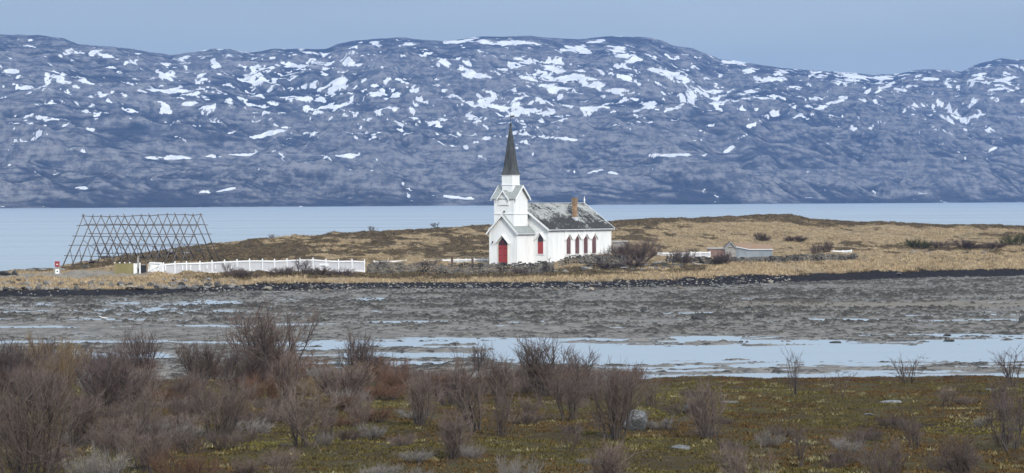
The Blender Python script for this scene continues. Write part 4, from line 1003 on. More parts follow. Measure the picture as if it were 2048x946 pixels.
# pale boards standing in the panels
mb = MB()
P0 = Vector(LF.location)
for (px, w_, a_, b_) in ((331, .2, 528, 541), (365, .22, 530, 540), (381, .2, 530, 541), (399, .3, 530, 541), (414, .18, 530, 538), (431, .15, 530, 538), (448, .25, 528, 538), (462, .2, 529, 538), (645, .9, 527, 531), (655, .3, 527, 533)):
    Yp = 403 + 17 * (px - 327) / 402 - .16
    a1, b1 = at(px, b_, Yp) - P0, at(px, a_, Yp) - P0
    mb.box(a1.x - w_ / 2, a1.x + w_ / 2, a1.y - .02, a1.y + .02, a1.z, b1.z)
mb.build('loose_board', M['fence_white'], LF)
fence('low_white_fence', [(748, 521.5, 436), (776, 521, 436.5), (812, 520, 437), (850, 520, 437), (886, 518.5, 437), (916, 517.5, 437.5), (932, 517.5, 437.5), (948, 517, 438), (964, 517, 438), (976, 517, 438)], 'low white fence showing above the stone wall, left of the porch', 1.1, True, .15)
fence('low_white_fence', [(1316, 504.5, 446), (1336, 505, 446.5), (1352, 505, 447), (1382, 504, 448), (1400, 503.5, 448.5), (1420, 503.5, 449)], 'low white fence between the round dark bush and the sheds', .85, True, .15)
fence('low_white_fence', [(1660, 502, 464.6), (1668, 501, 465), (1686, 501, 465.5), (1703, 500, 466)], 'white fence piece behind the stone wall, right of the grey bushes', .85, True, .16)
# gate leaning at the near end of the long fence
g0 = at(296, 546, 402.3); gate = thing('white_gate', g0, 0, 'white gate leaning askew at the start of the long fence', 'gate')
mb = MB()
A, B, C_, D2 = [at(a, b, 402.3) - g0 for a, b in ((296, 544.5), (312, 544.5), (324, 526.5), (299, 525.5))]
for a, b in ((A, B), (B, C_), (C_, D2), (D2, A)): mb.bar(a, b, .08, .2)
mb.build('gate_frame', M['fence_white'], gate)
mb = MB(); mb.bar(A.lerp(D2, .1), C_.lerp(B, .1), .07, .12); mb.bar(B.lerp(A, .2) + Vector((0, .08, 0)), D2 + Vector((0, .08, 0)), .07, .12); mb.build('brace', M['fence_white'], gate)
mb = MB(); k_ = Vector((0, .14, 0))
mb.extr([A.lerp(B, .1) + k_, B.lerp(A, .1) + k_, C_.lerp(D2, .25) + k_, D2.lerp(C_, .05) + k_], (0, .03, 0)); mb.build('gate_panel', M['white_trim'], gate)
mb = MB(); mb.extr([at(a, b, 402.6) - g0 for a, b in ((313, 527), (326, 527), (326, 545), (319, 544), (315, 538))], (0, .04, 0)); mb.build('end_panel', M['fence_white'], gate)

# olive board enclosure, white cabinet, post and bin
g0 = at(248, 546.5, 402); en = thing('board_enclosure', g0, 0, 'olive board screen with white capped posts beside the bin', 'screen')
x0, x1 = at(228.5, 546, 402).x - g0.x, at(267, 546, 402).x - g0.x
mb = MB(); n_ = 14
for k in range(n_):
    a = x0 + (x1 - x0) * k / n_; mb.box(a + .01, a + (x1 - x0) / n_ - .005, -.02, .02, -.1, 1.36)
mb.build('boards', M['olive'], en)
for px in (229.5, 239.5, 249.5, 259.5):
    x = at(px, 546, 402).x - g0.x; mb = MB(); mb.box(x - .06, x + .06, .025, .14, -.1, 1.4); po = mb.build('post', M['olive'], en)
    mb = MB(); mb.add([(x - .09, -.01, 1.4), (x + .09, -.01, 1.4), (x + .09, .17, 1.4), (x - .09, .17, 1.4), (x - .07, .01, 1.53), (x + .07, .01, 1.53), (x + .07, .15, 1.53), (x - .07, .15, 1.53)], [(3, 2, 1, 0), (4, 5, 6, 7), (0, 1, 5, 4), (1, 2, 6, 5), (2, 3, 7, 6), (3, 0, 4, 7)]); mb.build('cap', M['fence_white'], po)
g0 = at(270.5, 546.5, 402.2); cb = thing('utility_cabinet', g0, 0, 'narrow white utility cabinet beside the olive screen', 'cabinet')
mb = MB(); mb.box(-.27, .27, -.15, .2, -.1, 1.30); mb.build('body', M['white_trim'], cb, .015)
mb = MB(); mb.box(-.22, .22, -.168, -.152, .1, 1.22); d_ = mb.build('door', M['fence_white'], cb); mb = MB(); mb.box(.12, .16, -.2, -.17, .6, .75); mb.build('handle', M['iron'], d_)
mb = MB(); mb.box(-.3, .3, -.18, .23, 1.302, 1.36); mb.build('lid', M['white_trim'], cb)
g0 = at(276.5, 546, 403); gp = MB(); gp.box(-.14, .14, -.1, .1, -.1, 2.25); gp.box(-.17, .17, -.13, .13, 2.252, 2.3); po = gp.build('grey_post', M['concrete']); po.location = g0; tag(po, 'tall grey post between the white cabinet and the bin', 'post')
g0 = at(287, 546, 402.5); bn = thing('wheelie_bin', g0, 0, 'black wheeled bin by the start of the white fence', 'bin')
mb = MB(); mb.add([(-.33, -.3, .08), (.33, -.3, .08), (.33, .3, .08), (-.33, .3, .08), (-.40, -.38, .98), (.40, -.38, .98), (.40, .38, .98), (-.40, .38, .98)], [(3, 2, 1, 0), (4, 5, 6, 7), (0, 1, 5, 4), (1, 2, 6, 5), (2, 3, 7, 6), (3, 0, 4, 7)]); mb.build('body', M['bin'], bn, .02)
mb = MB(); mb.add([(-.43, -.42, .985), (.43, -.42, .985), (.43, .42, .985), (-.43, .42, .985), (-.36, -.3, 1.10), (.36, -.3, 1.10), (.36, .4, 1.14), (-.36, .4, 1.14)], [(3, 2, 1, 0), (4, 5, 6, 7), (0, 1, 5, 4), (1, 2, 6, 5), (2, 3, 7, 6), (3, 0, 4, 7)]); mb.build('lid', M['bin'], bn)
for s in (-1, 1):
    mb = MB(); mb.tube([(s * .3, .36, .09), (s * .38, .36, .09)], .12, 12); mb.build('wheel', M['iron'], bn)
g0 = at(280, 546, 401.8); po = MB(); po.box(-.09, .09, -.09, .09, -.1, 1.3); po.add([(-.11, -.11, 1.3), (.11, -.11, 1.3), (.11, .11, 1.3), (-.11, .11, 1.3), (0, 0, 1.45)], [(0, 1, 4), (1, 2, 4), (2, 3, 4), (3, 0, 4), (3, 2, 1, 0)])
po = po.build('gate_post', M['fence_white']); po.location = g0; tag(po, 'short white gate post just left of the bin', 'post')
# red cabinet on a post, concrete block with white plate
g0 = at(114.5, 549, 400); rc = thing('red_box', g0, 0, 'red lifebuoy box with a white mark on a post by the track end', 'box')
mb = MB(); mb.box(-.06, .06, .10, .22, -.2, 1.2); mb.build('post', M['concrete'], rc)
mb = MB(); mb.box(-.32, .32, -.12, .098, 1.05, 1.72); mb.build('body', M['red_paint'], rc, .02)
mb = MB(); mb.extr([(-.37, -.17, 1.722), (.37, -.17, 1.722), (.37, .14, 1.78), (-.37, .14, 1.78)], (0, 0, .05)); mb.build('lid', M['red_paint'], rc)
mb = MB(); mb.box(-.12, .15, -.135, -.122, 1.36, 1.46); mb.build('white_mark', M['white_trim'], rc)
g0 = at(114.5, 549.5, 399.5); cb = thing('concrete_block', g0, 0, 'grey concrete block carrying a white plate with a dark dot', 'block')
mb = MB(); mb.box(-.5, .5, -.25, .3, -.3, .98); mb.build('body', M['concrete'], cb, .03)
mb = MB(); mb.box(-.22, .32, -.27, -.252, .15, .78); pl = mb.build('plate', M['white_trim'], cb)
mb = MB(); mb.tube([(.05, -.29, .47), (.05, -.271, .47)], .10, 10); mb.build('dot', M['iron'], pl)

# small posts behind the wall, iron gate frame
for (px, tp, lab) in ((904, 513, 'brown wooden post standing above the stone wall, farther from the porch'), (945, 516, 'brown wooden post above the stone wall, nearer the porch')):
    q = at(px, tp, 424); mb = MB(); mb.box(-.17, .17, -.12, .12, -1.5, 0); mb.box(-.2, .2, -.15, .15, .002, .06); o = mb.build('brown_post', M['brown_post']); o.location = q; tag(o, lab, 'post')
g0 = at(1080, 542, 420.5); ig = thing('iron_gate', g0, 0, 'dark iron gate frame at the foot of the stone wall before the church', 'gate')
mb = MB(); x0, x1 = at(1063, 540, 420.5).x - g0.x, at(1106, 540, 420.5).x - g0.x
for x in (x0, x1, x1 - 1.0): mb.tube([(x, 0, -.2), (x, 0, 1.35 if x != x0 else .5)], .05, 6)
mb.build('post', M['iron'], ig); mb = MB(); mb.tube([(x0, 0, .16), (x1, 0, .16)], .035, 6); mb.tube([(x1 - 1.0, 0, 1.2), (x1, 0, 1.25)], .035, 6); mb.build('rail', M['iron'], ig)
q = at(1098, 519, 423.5); mb = MB(); mb.tube([(0, 0, -.9), (.05, 0, 0), (.22, 0, .35)], [.06, .05, .04], 6); mb.tube([(.05, 0, 0), (-.2, 0, .08)], .04, 6); o = mb.build('bent_stake', M['iron']); o.location = q; tag(o, 'dark bent stake in front of the white church wall', 'stake')

# ------------------------------------------------------------------ fish drying rack
def build_rack():
    R0 = pen_at(280, 430); R0.z = 2.2
    root = thing('fish_drying_rack', R0, 0, 'tall grey wooden fish drying rack of crossed poles by the sea', 'drying rack')
    ax = [166.5, 185, 202, 219, 235, 249, 265.5, 283, 299, 316, 334, 351, 370, 386, 401.5]
    ay = [432.5, 433, 432.5, 433, 433, 432.5, 432, 431.5, 431.5, 430.5, 430, 430, 430, 430, 429]
    n_ = len(ax)
    rot = random.Random(5)
    nearL, farL, apex = [], [], []
    for i in range(n_):
        Yr = 436 - 12 * i / (n_ - 1)                      # ridge comes nearer to the right
        A = at(ax[i], ay[i], Yr)
        dxn = 44 + rot.uniform(-2, 2); 
        # near foot: left and nearer, far foot: right and farther
        Yn = Yr - 3.4; xn = ax[i] - dxn * Yr / Yn * 1.0
        fn = Vector(((xn - 1024) * Yn / F, Yn, 0)); fn.z = float(pen_z(fn.x, fn.y)) - .15
        Yf = Yr + 3.4; xf = ax[i] + 40
        ff = Vector(((xf - 1024) * Yf / F, Yf, 0)); ff.z = float(pen_z(ff.x, ff.y)) - .15
        nearL.append((A, fn)); farL.append((A, ff)); apex.append(A)
        for (a, b) in ((A, fn), (A, ff)):
            d = (b - a); up_ = a - d.normalized() * rot.uniform(.1, .45); L = b - R0
            mb = MB(); mid = a.lerp(b, .5) + Vector((rot.uniform(-.16, .16), rot.uniform(-.08, .08), 0))
            mb.tube([up_ - R0, mid - R0, b - R0], [.06, .08, .098], 6); mb.build('leg', M['rack_wood'], root, smooth=True)
    def purlin(legs, frac_z, nm, i0=0, i1=n_ - 1, r=.058):
        pts = []
        for i in range(i0, i1 + 1):
            a, b = legs[i]
            zt = frac_z; tt = (a.z - zt) / (a.z - b.z)
            if tt > 1.0: break
            off = Vector((0, -.12 if b.y < a.y else .12, rot.uniform(-.06, .06)))
            pts.append(a.lerp(b, tt) + off - R0)
        if len(pts) < 2: return
        d0 = (pts[0] - pts[1]).normalized(); pts = [pts[0] + d0 * .5] + pts + [pts[-1] - d0 * .5]
        mb = MB(); mb.tube(pts, r, 6); mb.build(nm, M['rack_wood'], root, smooth=True)
    d0 = (apex[0] - apex[1]).normalized()
    mb = MB(); mb.tube([apex[0] + d0 * .3 - R0] + [p + Vector((0, 0, rot.uniform(-.04, .07))) - R0 for p in apex] + [apex[-1] - d0 * .3 - R0], .06, 6); mb.build('ridge_pole', M['rack_wood'], root, smooth=True)
    zt = apex[0].z
    for dz in (1.35, 3.0, 4.3): purlin(nearL, zt - dz, 'purlin')
    for dz in (5.9,): purlin(nearL, zt - dz, 'purlin', 0, 7)
    for dz in (1.25, 2.65, 4.15): purlin(farL, zt - dz, 'purlin')
    for dz in (5.6,): purlin(farL, zt - dz, 'purlin', 0, 5)
    # slanting props inside
    for i in range(0, n_, 1):
        a, b = nearL[i]; top = a.lerp(b, .6); foot = Vector((top.x + .35 + rot.uniform(-.2, .4), top.y + 1.2, 0)); foot.z = float(pen_z(foot.x, foot.y)) - .1
        mb = MB(); mb.tube([top - R0, foot - R0], [.045, .06], 5); mb.build('prop', M['rack_wood'], root)
    for i in (1, 4, 6, 8, 12):
        a, b = nearL[i]; a2, b2 = farL[max(0, i - 1)]; mb = MB(); mb.tube([a.lerp(b, .45) - R0, a2.lerp(b2, .78) - R0], .04, 5); mb.build('brace', M['rack_wood'], root)
build_rack()

# ------------------------------------------------------------------ sheds
def build_sheds():
    Y = 449; o0 = at(1461, 520, Y); root = thing('shed', o0, 0, 'weathered shed with a small gabled front and a long blue grey side', 'shed')
    s_ = F / Y
    def lx(px): return at(px, 500, Y).x - o0.x
    def lz(py, px=1480): return at(px, py, Y).z - o0.z
    xa, xb = lx(1449.5), lx(1472); zc_ = lz(484); ze = lz(496); xm = (xa + xb) / 2
    mb = MB(); mb.extr([(xa, 0, -.6), (xb, 0, -.6), (xb, 0, ze), (xm, 0, zc_), (xa, 0, ze)], (0, 3.0, 0)); mb.build('gable_wall', M['shed_wood'], root)
    mb = MB(); sl_ = (zc_ - ze) / (xm - xa)
    for sg in (-1, 1):
        e = xm + sg * (xm - xa + .16); zee = ze - .16 * sl_
        mb.extr([(xm, -.2, zc_ + .02), (e, -.2, zee + .02), (e, -.2, zee + .09), (xm, -.2, zc_ + .09)], (0, 3.4, 0))
    mb.build('gable_roof', M['brown_post'], root)
    mb = MB()
    for sg in (-1, 1):
        e = xm + sg * (xm - xa + .16); zee = ze - .16 * sl_
        mb.extr([(xm, -.225, zc_ - .10), (e, -.225, zee - .10), (e, -.225, zee + .10), (xm, -.225, zc_ + .10)], (0, .02, 0))
    mb.build('bargeboard', M['shed_blue'], root)
    mb = MB(); mb.box(xm - .35, xm + .35, -.012, -.002, ze - .02, ze + .1); mb.build('vent', M['iron'], root)
    # long blue grey side
    x2 = lx(1545); zl, zm = lz(494), lz(499.5); xk = lx(1500)
    mb = MB(); mb.extr([(xb + .02, .3, -.6), (x2, .3, -.6), (x2, .3, zm), (xk, .3, zm), (xb + .02, .3, zl)], (0, 3.2, 0)); mb.build('side_wall', M['shed_blue'], root)
    mb = MB(); zb = lz(488); zb2 = lz(490)
    mb.add([(xb + .0, .12, zl + .03), (xk, .12, zm + .03), (x2 + .15, .12, zm + .03), (x2 + .12, 3.7, zb2), (xk, 3.7, zb), (xb, 3.7, zb + .02),
            (xb + .0, .12, zl + .09), (xk, .12, zm + .09), (x2 + .15, .12, zm + .09), (x2 + .12, 3.7, zb2 + .06), (xk, 3.7, zb + .06), (xb, 3.7, zb + .08)],
           [(0, 1, 4, 5), (1, 2, 3, 4), (6, 7, 10, 11), (7, 8, 9, 10), (0, 1, 7, 6), (1, 2, 8, 7), (2, 3, 9, 8), (3, 4, 10, 9), (4, 5, 11, 10), (5, 0, 6, 11)])
    mb.build('side_roof', M['rust'], root)
    mb = MB(); mb.extr([(xb + .01, .10, zl - .06), (xk, .10, zm - .06), (x2 + .15, .10, zm - .06), (x2 + .15, .10, zm + .1), (xk, .10, zm + .1), (xb + .01, .10, zl + .1)], (0, .015, 0)); mb.build('fascia', M['lead'], root)
    # low lean-to on the other side
    x3 = lx(1417); zt = lz(498.2)
    mb = MB(); mb.box(x3, xa - .02, .25, 2.4, -.6, zt); mb.build('lean_to_wall', M['shed_red'], root)
    mb = MB(); mb.extr([(x3 - .16, .1, zt + .01), (xa - .03, .1, zt + .01), (xa - .03, 2.6, zt + .12), (x3 - .16, 2.6, zt + .12)], (0, 0, .12)); mb.build('lean_to_roof', M['shed_wood'], root)
build_sheds()

# grey plank hut behind the church end
g0 = at(1240, 515, 452); mb = MB(); ph = thing('plank_hut', g0, 0, 'small grey plank hut half hidden by bushes at the church end', 'hut')
mb.box(-1.1, 1.1, 0, 1.8, -.6, 2.35); mb.build('wall', M['shed_wood'], ph)
mb = MB(); mb.extr([(-1.25, -.15, 2.355), (1.25, -.15, 2.355), (1.25, 2.0, 2.5), (-1.25, 2.0, 2.5)], (0, 0, .1)); mb.build('roof', M['shed_wood'], ph)
mb = MB(); mb.box(-.4, .3, -.012, -.002, -.3, 1.6); mb.build('door', M['brown_post'], ph)

# ------------------------------------------------------------------ church
def build_church():
    base = at(1006.5, 524.5, 432)
    root = thing('church', base, math.radians(55), 'white wooden church with a dark spire and red door on the headland', 'church'); root.scale = (1.042,) * 3
    WW, WT = M['white_wall'], M['white_trim']
    # nave
    X0, X1, HW, ZE, ZR = 4.2, 20.6, 4.97, 4.80, 8.25
    mb = MB(); mb.extr([(X0, -HW, -1.6), (X0, HW, -1.6), (X0, HW, ZE), (X0, 0, ZR), (X0, -HW, ZE)], (X1 - X0, 0, 0)); mb.build('nave_wall', WW, root)
    sl = (ZR - ZE) / HW; ov = .35
    rf = MB()
    for s in (-1, 1):
        rf.extr([(X0 - .4, 0, ZR + .01), (X0 - .4, s * (HW + ov), ZE - ov * sl + .01), (X0 - .4, s * (HW + ov), ZE - ov * sl + .15), (X0 - .4, 0, ZR + .15)], (X1 - X0 + .8, 0, 0))
    roof = rf.build('nave_roof', M['slate'], root)
    mb = MB(); mb.box(X0 - .35, X1 + .35, -.10, .10, ZR + .152, ZR + .22); mb.build('ridge_cap', M['lead'], roof)
    def barge(name, xs, hw, ze, zr, parent, oy=.35, thick=.05, dep=.27):
        s_ = (zr - ze) / hw; mb = MB()
        for s in (-1, 1):
            y = s * (hw + oy + .03); z = ze - (oy + .03) * s_
            mb.extr([(xs, 0, zr - dep * .55 + .01), (xs, y, z - dep * .55 + .01), (xs, y, z + dep * .62), (xs, 0, zr + dep * .62)], (thick, 0, 0))
        return mb.build(name, WT, parent)
    barge('bargeboard', X0 - .455, HW, ZE, ZR, root); barge('bargeboard', X1 + .405, HW, ZE, ZR, root, dep=.34)
    mb = MB()
    for s in (-1, 1): mb.box(X0 - .4, X1 + .4, s * (HW + ov) - .04 + s * .045, s * (HW + ov) + .04 + s * .045, ZE - ov * sl - .06, ZE - ov * sl + .08)
    mb.build('gutter', M['lead'], root)
    for x in (8.3, 13.05):
        mb = MB(); mb.tube([(x, -HW - .38, ZE - .3), (x, -HW - .07, ZE - .65), (x, -HW - .07, -.4)], .04, 6); mb.build('downpipe', WT, root)
    mb = MB()
    for (x, y) in ((X0, -HW), (X0, HW), (X1, -HW), (X1, HW)):
        sx = -1 if x == X0 else 1; sy = -1 if y < 0 else 1
        mb.box(min(x - sx * .16, x + sx * .03), max(x - sx * .16, x + sx * .03), min(y - sy * .16, y + sy * .03), max(y - sy * .16, y + sy * .03), -1.5, ZE - .02)
    mb.build('corner_board', WT, root)
    mb = MB(); mb.box(X0 - .035, X0 - .002, -HW + .17, -2.5, ZE - .35, ZE - .23); mb.build('string_course', WT, root)
    # finial, chimney
    mb = MB(); xf = X1 + .43
    mb.tube([(xf, 0, ZR - .1), (xf, 0, ZR + .45), (xf, 0, ZR + .55), (xf, 0, ZR + .68), (xf, 0, ZR + 1.15)], [.10, .07, .15, .08, .02], 8); mb.build('finial', WT, root)
    cx, cyy = 13.4, -3.35; zr_ = ZR - 3.35 * sl
    ch = MB(); ch.box(cx - .27, cx + .27, cyy - .27, cyy + .27, zr_ - .3, 8.75); chim = ch.build('chimney', M['brick'], roof)
    mb = MB(); mb.box(cx - .31, cx + .31, cyy - .31, cyy + .31, 8.15, 9.1); mb.box(cx - .34, cx + .34, cyy - .34, cyy + .34, 9.102, 9.18); mb.build('chimney_head', M['brick_dark'], chim)
    mb = MB(); mb.box(cx - .34, cx + .34, cyy - .36, cyy + .34, zr_ - .3, zr_ + .42); mb.build('flashing', M['lead'], chim)
    # porch
    PW, PE, PR = 2.4, 4.35, 6.72; ps = (PR - PE) / PW
    mb = MB(); mb.extr([(0, -PW, -1.2), (0, PW, -1.2), (0, PW, PE), (0, 0, PR), (0, -PW, PE)], (X0 - .003, 0, 0)); mb.build('porch_wall', WW, root)
    mb = MB()
    for s in (-1, 1):
        mb.extr([(-.35, 0, PR + .01), (-.35, s * (PW + .3), PE - .3 * ps + .01), (-.35, s * (PW + .3), PE - .3 * ps + .14), (-.35, 0, PR + .14)], (X0 + .345, 0, 0))
    mb.build('porch_roof', M['slate_plain'], root)
    barge('porch_bargeboard', -.405, PW, PE, PR, root, .32, .05, .27)
    mb = MB()
    for s in (-1, 1): mb.box(min(-.03, .14), .14, min(s * (PW - .14), s * (PW + .03)), max(s * (PW - .14), s * (PW + .03)), -1.1, PE - .05)
    mb.build('porch_corner_board', WT, root)
    mb = MB(); mb.box(-.32, X0 - .01, -PW - .36, -PW - .30, PE - .3 * ps - .08, PE - .3 * ps + .07); mb.box(-.32, X0 - .01, PW + .30, PW + .36, PE - .3 * ps - .08, PE - .3 * ps + .07); mb.build('porch_gutter', M['lead'], root)
    # tower
    TX0, TX1, TW, TE, TR = .25, 3.65, 1.7, 9.12, 10.85; tcx = (TX0 + TX1) / 2; th = (TX1 - TX0) / 2
    ts = (TR - TE) / th
    mb = MB(); mb.extr([(TX0, -TW, 4.4), (TX1, -TW, 4.4), (TX1, -TW, TE), (tcx, -TW, TR), (TX0, -TW, TE)], (0, 2 * TW, 0)); mb.build('tower_wall', WW, root)
    tr = MB(); o_ = .45
    for s in (-1, 1):
        e = tcx + s * (th + .16)
        tr.extr([(tcx, -TW - o_, TR + .01), (e, -TW - o_, TE - .16 * ts + .01), (e, -TW - o_, TE - .16 * ts + .12), (tcx, -TW - o_, TR + .12)], (0, 2 * (TW + o_), 0))
    troof = tr.build('tower_roof', M['slate_plain'], root)
    for yy in (-TW - o_ - .055, TW + o_ + .005):
        mb = MB()
        for s in (-1, 1):
            e = tcx + s * (th + .20); ze = TE - .2 * ts
            mb.extr([(tcx, yy, TR - .16), (e, yy, ze - .16), (e, yy, ze + .16), (tcx, yy, TR + .18)], (0, .05, 0))
        mb.build('tower_bargeboard', WT, root)
    # small cross gables west and east
    GW, GE, GR = .92, 9.05, 10.2; gs = (GR - GE) / GW
    wl = MB(); gr = MB()
    for (xs, dx) in ((TX0 - .12, 1.6), (TX1 + .12, -1.6)):
        sg = 1 if dx > 0 else -1; gb = MB()
        wl.extr([(xs, -GW, GE - .9), (xs, GW, GE - .9), (xs, GW, GE), (xs, 0, GR), (xs, -GW, GE)], (sg * .118, 0, 0))
        wl.extr([(xs + sg * .12, -GW, GE), (xs + sg * .12, GW, GE), (xs + sg * .12, 0, GR)], (dx * .75, 0, 0))
        for s in (-1, 1):
            gr.extr([(xs - sg * .22, 0, GR + .01), (xs - sg * .22, s * (GW + .14), GE - .14 * gs + .01), (xs - sg * .22, s * (GW + .14), GE - .14 * gs + .10), (xs - sg * .22, 0, GR + .10)], (dx + sg * .2, 0, 0))
            gb.extr([(xs - sg * .225, 0, GR - .14), (xs - sg * .225, s * (GW + .17), GE - .17 * gs - .14), (xs - sg * .225, s * (GW + .17), GE - .17 * gs + .14), (xs - sg * .225, 0, GR + .15)], (-sg * .05, 0, 0))
        gb.build('cross_gable_bargeboard', WT, root)
    wl.build('cross_gable_wall', WW, root); gr.build('cross_gable_roof', M['slate_plain'], root)
    # louvre panels in the tower gables
    mb = MB(); mb.box(tcx - .55, tcx + .55, -TW - .02, -TW - .002, 7.9, 9.6); mb.build('belfry_shutter', WT, root)
    mb = MB(); mb.box(TX0 - .14, TX0 - .122, -.45, .45, 8.2, 9.3); mb.build('belfry_shutter', WT, root)
    # belts and corners
    mb = MB(); e = .09
    mb.box(TX0 - e, TX1 + e, -TW - e, TW + e, 6.86, 6.98); mb.build('tower_belt', WT, root)
    mb = MB()
    for x in (TX0, TX1):
        for y in (-TW, TW):
            sx = -1 if x == TX0 else 1; sy = -1 if y < 0 else 1
            for (za, zb) in ((5.0, 6.855), (6.985, TE - .12)):
                mb.box(min(x - sx * .13, x + sx * .025), max(x - sx * .13, x + sx * .025), min(y - sy * .13, y + sy * .025), max(y - sy * .13, y + sy * .025), za, zb)
    mb.build('tower_corner_board', WT, root)
    zfl = PR - TW * ps + .12
    mb = MB(); mb.box(TX0 + .05, TX1 - .02, -TW - .05, -TW - .003, zfl, zfl + .1); mb.build('tower_flashing', WT, root)
    # upper stage
    UW = .89
    mb = MB(); mb.box(tcx - UW, tcx + UW, -UW, UW, 9.7, 12.5); mb.build('lantern_wall', WW, root)
    mb = MB(); mb.box(tcx - UW - .08, tcx + UW + .08, -UW - .08, UW + .08, 11.0, 11.09); mb.box(tcx - UW - .07, tcx + UW + .07, -UW - .07, UW + .07, 12.38, 12.498); mb.build('lantern_belt', WT, root)
    mb = MB()
    for sx in (-1, 1):
        for sy in (-1, 1):
            x, y = tcx + sx * UW, sy * UW; mb.box(min(x - sx * .1, x + sx * .02), max(x - sx * .1, x + sx * .02), min(y - sy * .1, y + sy * .02), max(y - sy * .1, y + sy * .02), 11.095, 12.375)
    mb.build('lantern_corner_board', WT, root)
    # spire with flared foot
    prof = [(1.02, 12.50), (1.01, 12.56), (.92, 12.75), (.80, 13.2), (.735, 13.7), (.50, 15.9), (.26, 18.1), (.07, 19.5)]
    vs = []; fs = []
    for (r_, z) in prof:
        c = r_ * (1 if z < 13.0 else .985)
        for (sx, sy) in ((-1, -1), (1, -1), (1, 1), (-1, 1)): vs.append((tcx + sx * c, sy * c, z))
    for i in range(len(prof) - 1):
        for j in range(4): fs.append((i * 4 + j, i * 4 + (j + 1) % 4, i * 4 + 4 + (j + 1) % 4, i * 4 + 4 + j))
    fs += [(3, 2, 1, 0), tuple(range(len(vs) - 4, len(vs)))]
    mb = MB(); mb.add(vs, fs); sp_ = mb.build('spire', M['spire'], root)
    mb = MB(); mb.tube([(tcx, 0, 19.4 + .19 * math.sin(a) + .25) for a in np.linspace(-1.5, 1.5, 7)], [max(.03, .19 * math.cos(a)) for a in np.linspace(-1.5, 1.5, 7)], 12); mb.build('ball', M['iron'], sp_, smooth=True)
    mb = MB(); mb.tube([(tcx, 0, 19.6), (tcx, 0, 21.25)], [.045, .025], 6); mb.build('rod', M['iron'], sp_)
    d_ = Vector((math.cos(math.radians(-55)), math.sin(math.radians(-55)), 0))
    mb = MB(); c = Vector((tcx, 0, 20.75))
    mb.extr([c + d_ * .04, c + d_ * .34 + Vector((0, 0, .02)), c + d_ * .62 + Vector((0, 0, -.06)), c + d_ * .50 + Vector((0, 0, .12)), c + d_ * .62 + Vector((0, 0, .30)), c + d_ * .34 + Vector((0, 0, .24)), c + d_ * .04 + Vector((0, 0, .22))], (.012, .012, 0)); mb.build('weathervane', M['iron'], sp_)

    # pointed openings.  u runs along the wall, n outwards
    def opening(name, o, u, nrm, w_, zb, zs, zt, panel_mat, lower=None, hood=True, sill=True, frame=WT, hz=.32, thick=.10):
        o = Vector(o); u = Vector(u); nrm = Vector(nrm); Z = Vector((0, 0, 1))
        def p(a, z, d): return o + u * a + Z * z + nrm * d
        h = w_ / 2
        e = MB(); e.extr([p(-h, zb, .004), p(h, zb, .004), p(h, zs, .004), p(0, zt, .004), p(-h, zs, .004)], nrm * .02)
        e = e.build(name, panel_mat, root)
        fr = MB(); t_ = thick; k = t_ * 1.35
        fr.extr([p(-h - t_, zb, .004), p(-h - .003, zb, .004), p(-h - .003, zs, .004), p(-h - t_, zs + .02, .004)], nrm * .09)
        fr.extr([p(h + .003, zb, .004), p(h + t_, zb, .004), p(h + t_, zs + .02, .004), p(h + .003, zs, .004)], nrm * .09)
        fr.extr([p(-h - t_, zs + .023, .004), p(-h - .003, zs + .003, .004), p(-.002, zt + .003, .004), p(-.002, zt + k, .004)], nrm * .09)
        fr.extr([p(h + t_, zs + .023, .004), p(.002, zt + k, .004), p(.002, zt + .003, .004), p(h + .003, zs + .003, .004)], nrm * .09)
        fr.build('frame', frame, e)
        if sill: mb = MB(); mb.extr([p(-h - t_ - .08, zb - .10, .004), p(h + t_ + .08, zb - .10, .004), p(h + t_ + .08, zb - .004, .004), p(-h - t_ - .08, zb - .004, .004)], nrm * .14); mb.build('sill', frame, e)
        if hood:
            mb = MB(); m_ = (zt - zs) / h; out = h + t_ + .22
            for s in (-1, 1):
                za = zt + k + .02; ze = za - out * m_ * .95
                mb.extr([p(s * .002, za, .004), p(s * out, ze, .004), p(s * out, ze + .15, .004), p(s * .002, za + .17, .004)], nrm * hz)
            mb.build('hood', WT, e)
        return e, p
    # door in the porch front (west, faces -x): u = -y is the right hand side seen from outside
    dr, p = opening('door', (0, 0, 0), (0, -1, 0), (-1, 0, 0), 1.6, -.2, 2.75, 3.62, M['glass'], sill=False, frame=M['cream_trim'], hz=.38, thick=.13)
    for s in (-1, 1):
        mb = MB(); a0, a1 = (s * .012, s * .79) if s > 0 else (s * .79, s * .012)
        mb.extr([p(a0, -.2, .027), p(a1, -.2, .027), p(a1, 2.36, .027), p(a0, 2.36, .027)], Vector((-1, 0, 0)) * .04); lf = mb.build('door_leaf', M['red_paint'], dr)
        for z in (.95, 1.98):
            mb = MB(); b0, b1 = (s * .25, s * .79) if s > 0 else (s * .79, s * .25)
            mb.extr([p(b0, z, .069), p(b1, z, .069), p(b1, z + .07, .069), p(b0, z + .07, .069)], Vector((-1, 0, 0)) * .012); mb.build('hinge', M['iron'], dr)
    mb = MB(); n_ = Vector((-1, 0, 0))
    def strip(a, b, w_):
        A, B = Vector(p(*a, .027)), Vector(p(*b, .027)); d = (B - A).normalized(); q = d.cross(n_) * w_ / 2
        mb.extr([A - q, B - q, B + q, A + q], n_ * .03)
    strip((0, 2.44), (0, 2.95), .07); strip((-.02, 2.96), (-.32, 3.28), .06); strip((.02, 2.96), (.32, 3.28), .06); strip((-.8, 2.40), (.8, 2.40), .07); strip((-.4, 2.44), (-.4, 3.0), .03); strip((.4, 2.44), (.4, 3.0), .03)
    mb.build('tracery', M['red_paint'], dr)
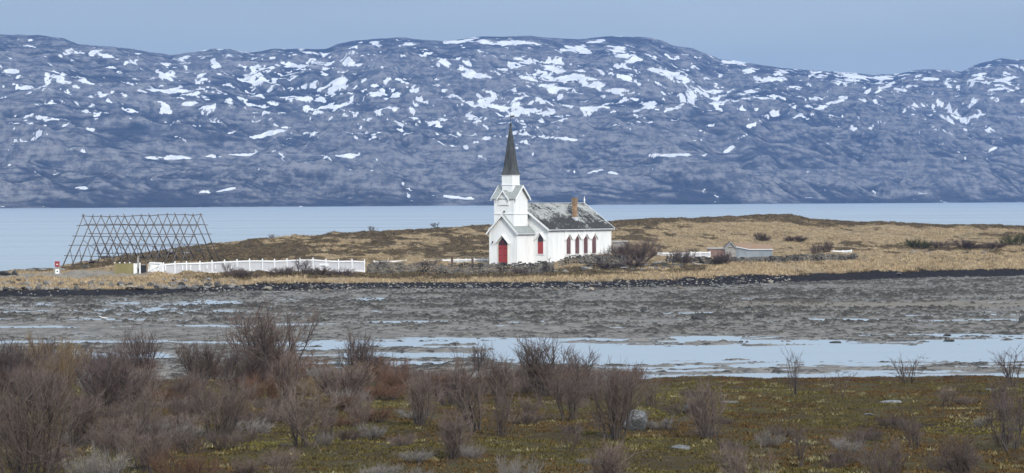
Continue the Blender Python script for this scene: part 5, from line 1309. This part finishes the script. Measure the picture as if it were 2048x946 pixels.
    mb = MB(); mb.box(-.50, 0 + -.03, -1.05, 1.05, -.5, -.22); mb.build('door_step', M['concrete'], dr)
    # red window in the west wall
    wr, p = opening('window', (X0, 0, 0), (0, -1, 0), (-1, 0, 0), .98, 1.15, 3.35, 3.98, M['glass'], hz=.3) if False else opening('window', (X0, -3.62, 0), (0, -1, 0), (-1, 0, 0), .98, 1.15, 3.35, 3.98, M['glass'], hz=.3)
    mb = MB(); n_ = Vector((-1, 0, 0)); mb.extr([p(-.485, 1.155, .026), p(.485, 1.155, .026), p(.485, 2.85, .026), p(-.485, 2.85, .026)], n_ * .025); sh_ = mb.build('shutter', M['red_paint'], wr)
    mb = MB(); mb.extr([p(-.02, 2.86, .026), p(.02, 2.86, .026), p(.02, 3.9, .026), p(-.02, 3.9, .026)], n_ * .025); mb.extr([p(-.485, 2.86, .026), p(.485, 2.86, .026), p(.485, 2.92, .026), p(-.485, 2.92, .026)], n_ * .028); mb.build('mullion', M['maroon'], wr)
    # four shuttered windows in the south wall
    for x in (9.25, 11.5, 13.72, 15.95):
        e, p = opening('window', (x, -HW, 0), (1, 0, 0), (0, -1, 0), 1.12, 1.05, 3.2, 3.78, M['maroon'], hz=.28)
        mb = MB(); n2_ = Vector((0, -1, 0))
        for a in (-.28, .0, .28): mb.extr([p(a - .02, 1.06, .026), p(a + .02, 1.06, .026), p(a + .02, 3.1, .026), p(a - .02, 3.1, .026)], n2_ * .018)
        mb.build('shutter_batten', M['shed_red'], e)
    # lamps
    mb = MB(); mb.tube([(-.01, 1.72, 2.95), (-.22, 1.72, 3.0)], .03, 6); mb.tube([(-.24, 1.72, 2.7), (-.24, 1.72, 2.98)], [.12, .07], 8); mb.build('wall_lamp', M['iron'], root)
    mb = MB(); mb.tube([(TX0 - .005, -.15, 7.3), (TX0 - .2, -.15, 7.3)], .03, 6); mb.box(TX0 - .28, TX0 - .12, -.23, -.07, 7.12, 7.36); mb.build('floodlight', M['iron'], root)
build_church()

# ------------------------------------------------------------------ haze: one closed box of even air
mb = MB(); mb.box(-9500, 9500, -400, 12500, -4, 620)
hm = bpy.data.materials.new('haze_air'); hm.use_nodes = True; ht = hm.node_tree; ht.nodes.clear()
ho = ht.nodes.new('ShaderNodeOutputMaterial'); hv = ht.nodes.new('ShaderNodeVolumePrincipled'); ht.links.new(hv.outputs[0], ho.inputs['Volume'])
hv.inputs['Color'].default_value = (.185, .38, .82, 1); hv.inputs['Density'].default_value = 6.6e-5; hv.inputs['Anisotropy'].default_value = 0
o = mb.build('haze', hm); tag(o, 'thin bluish air over the fjord', 'haze', kind='stuff')
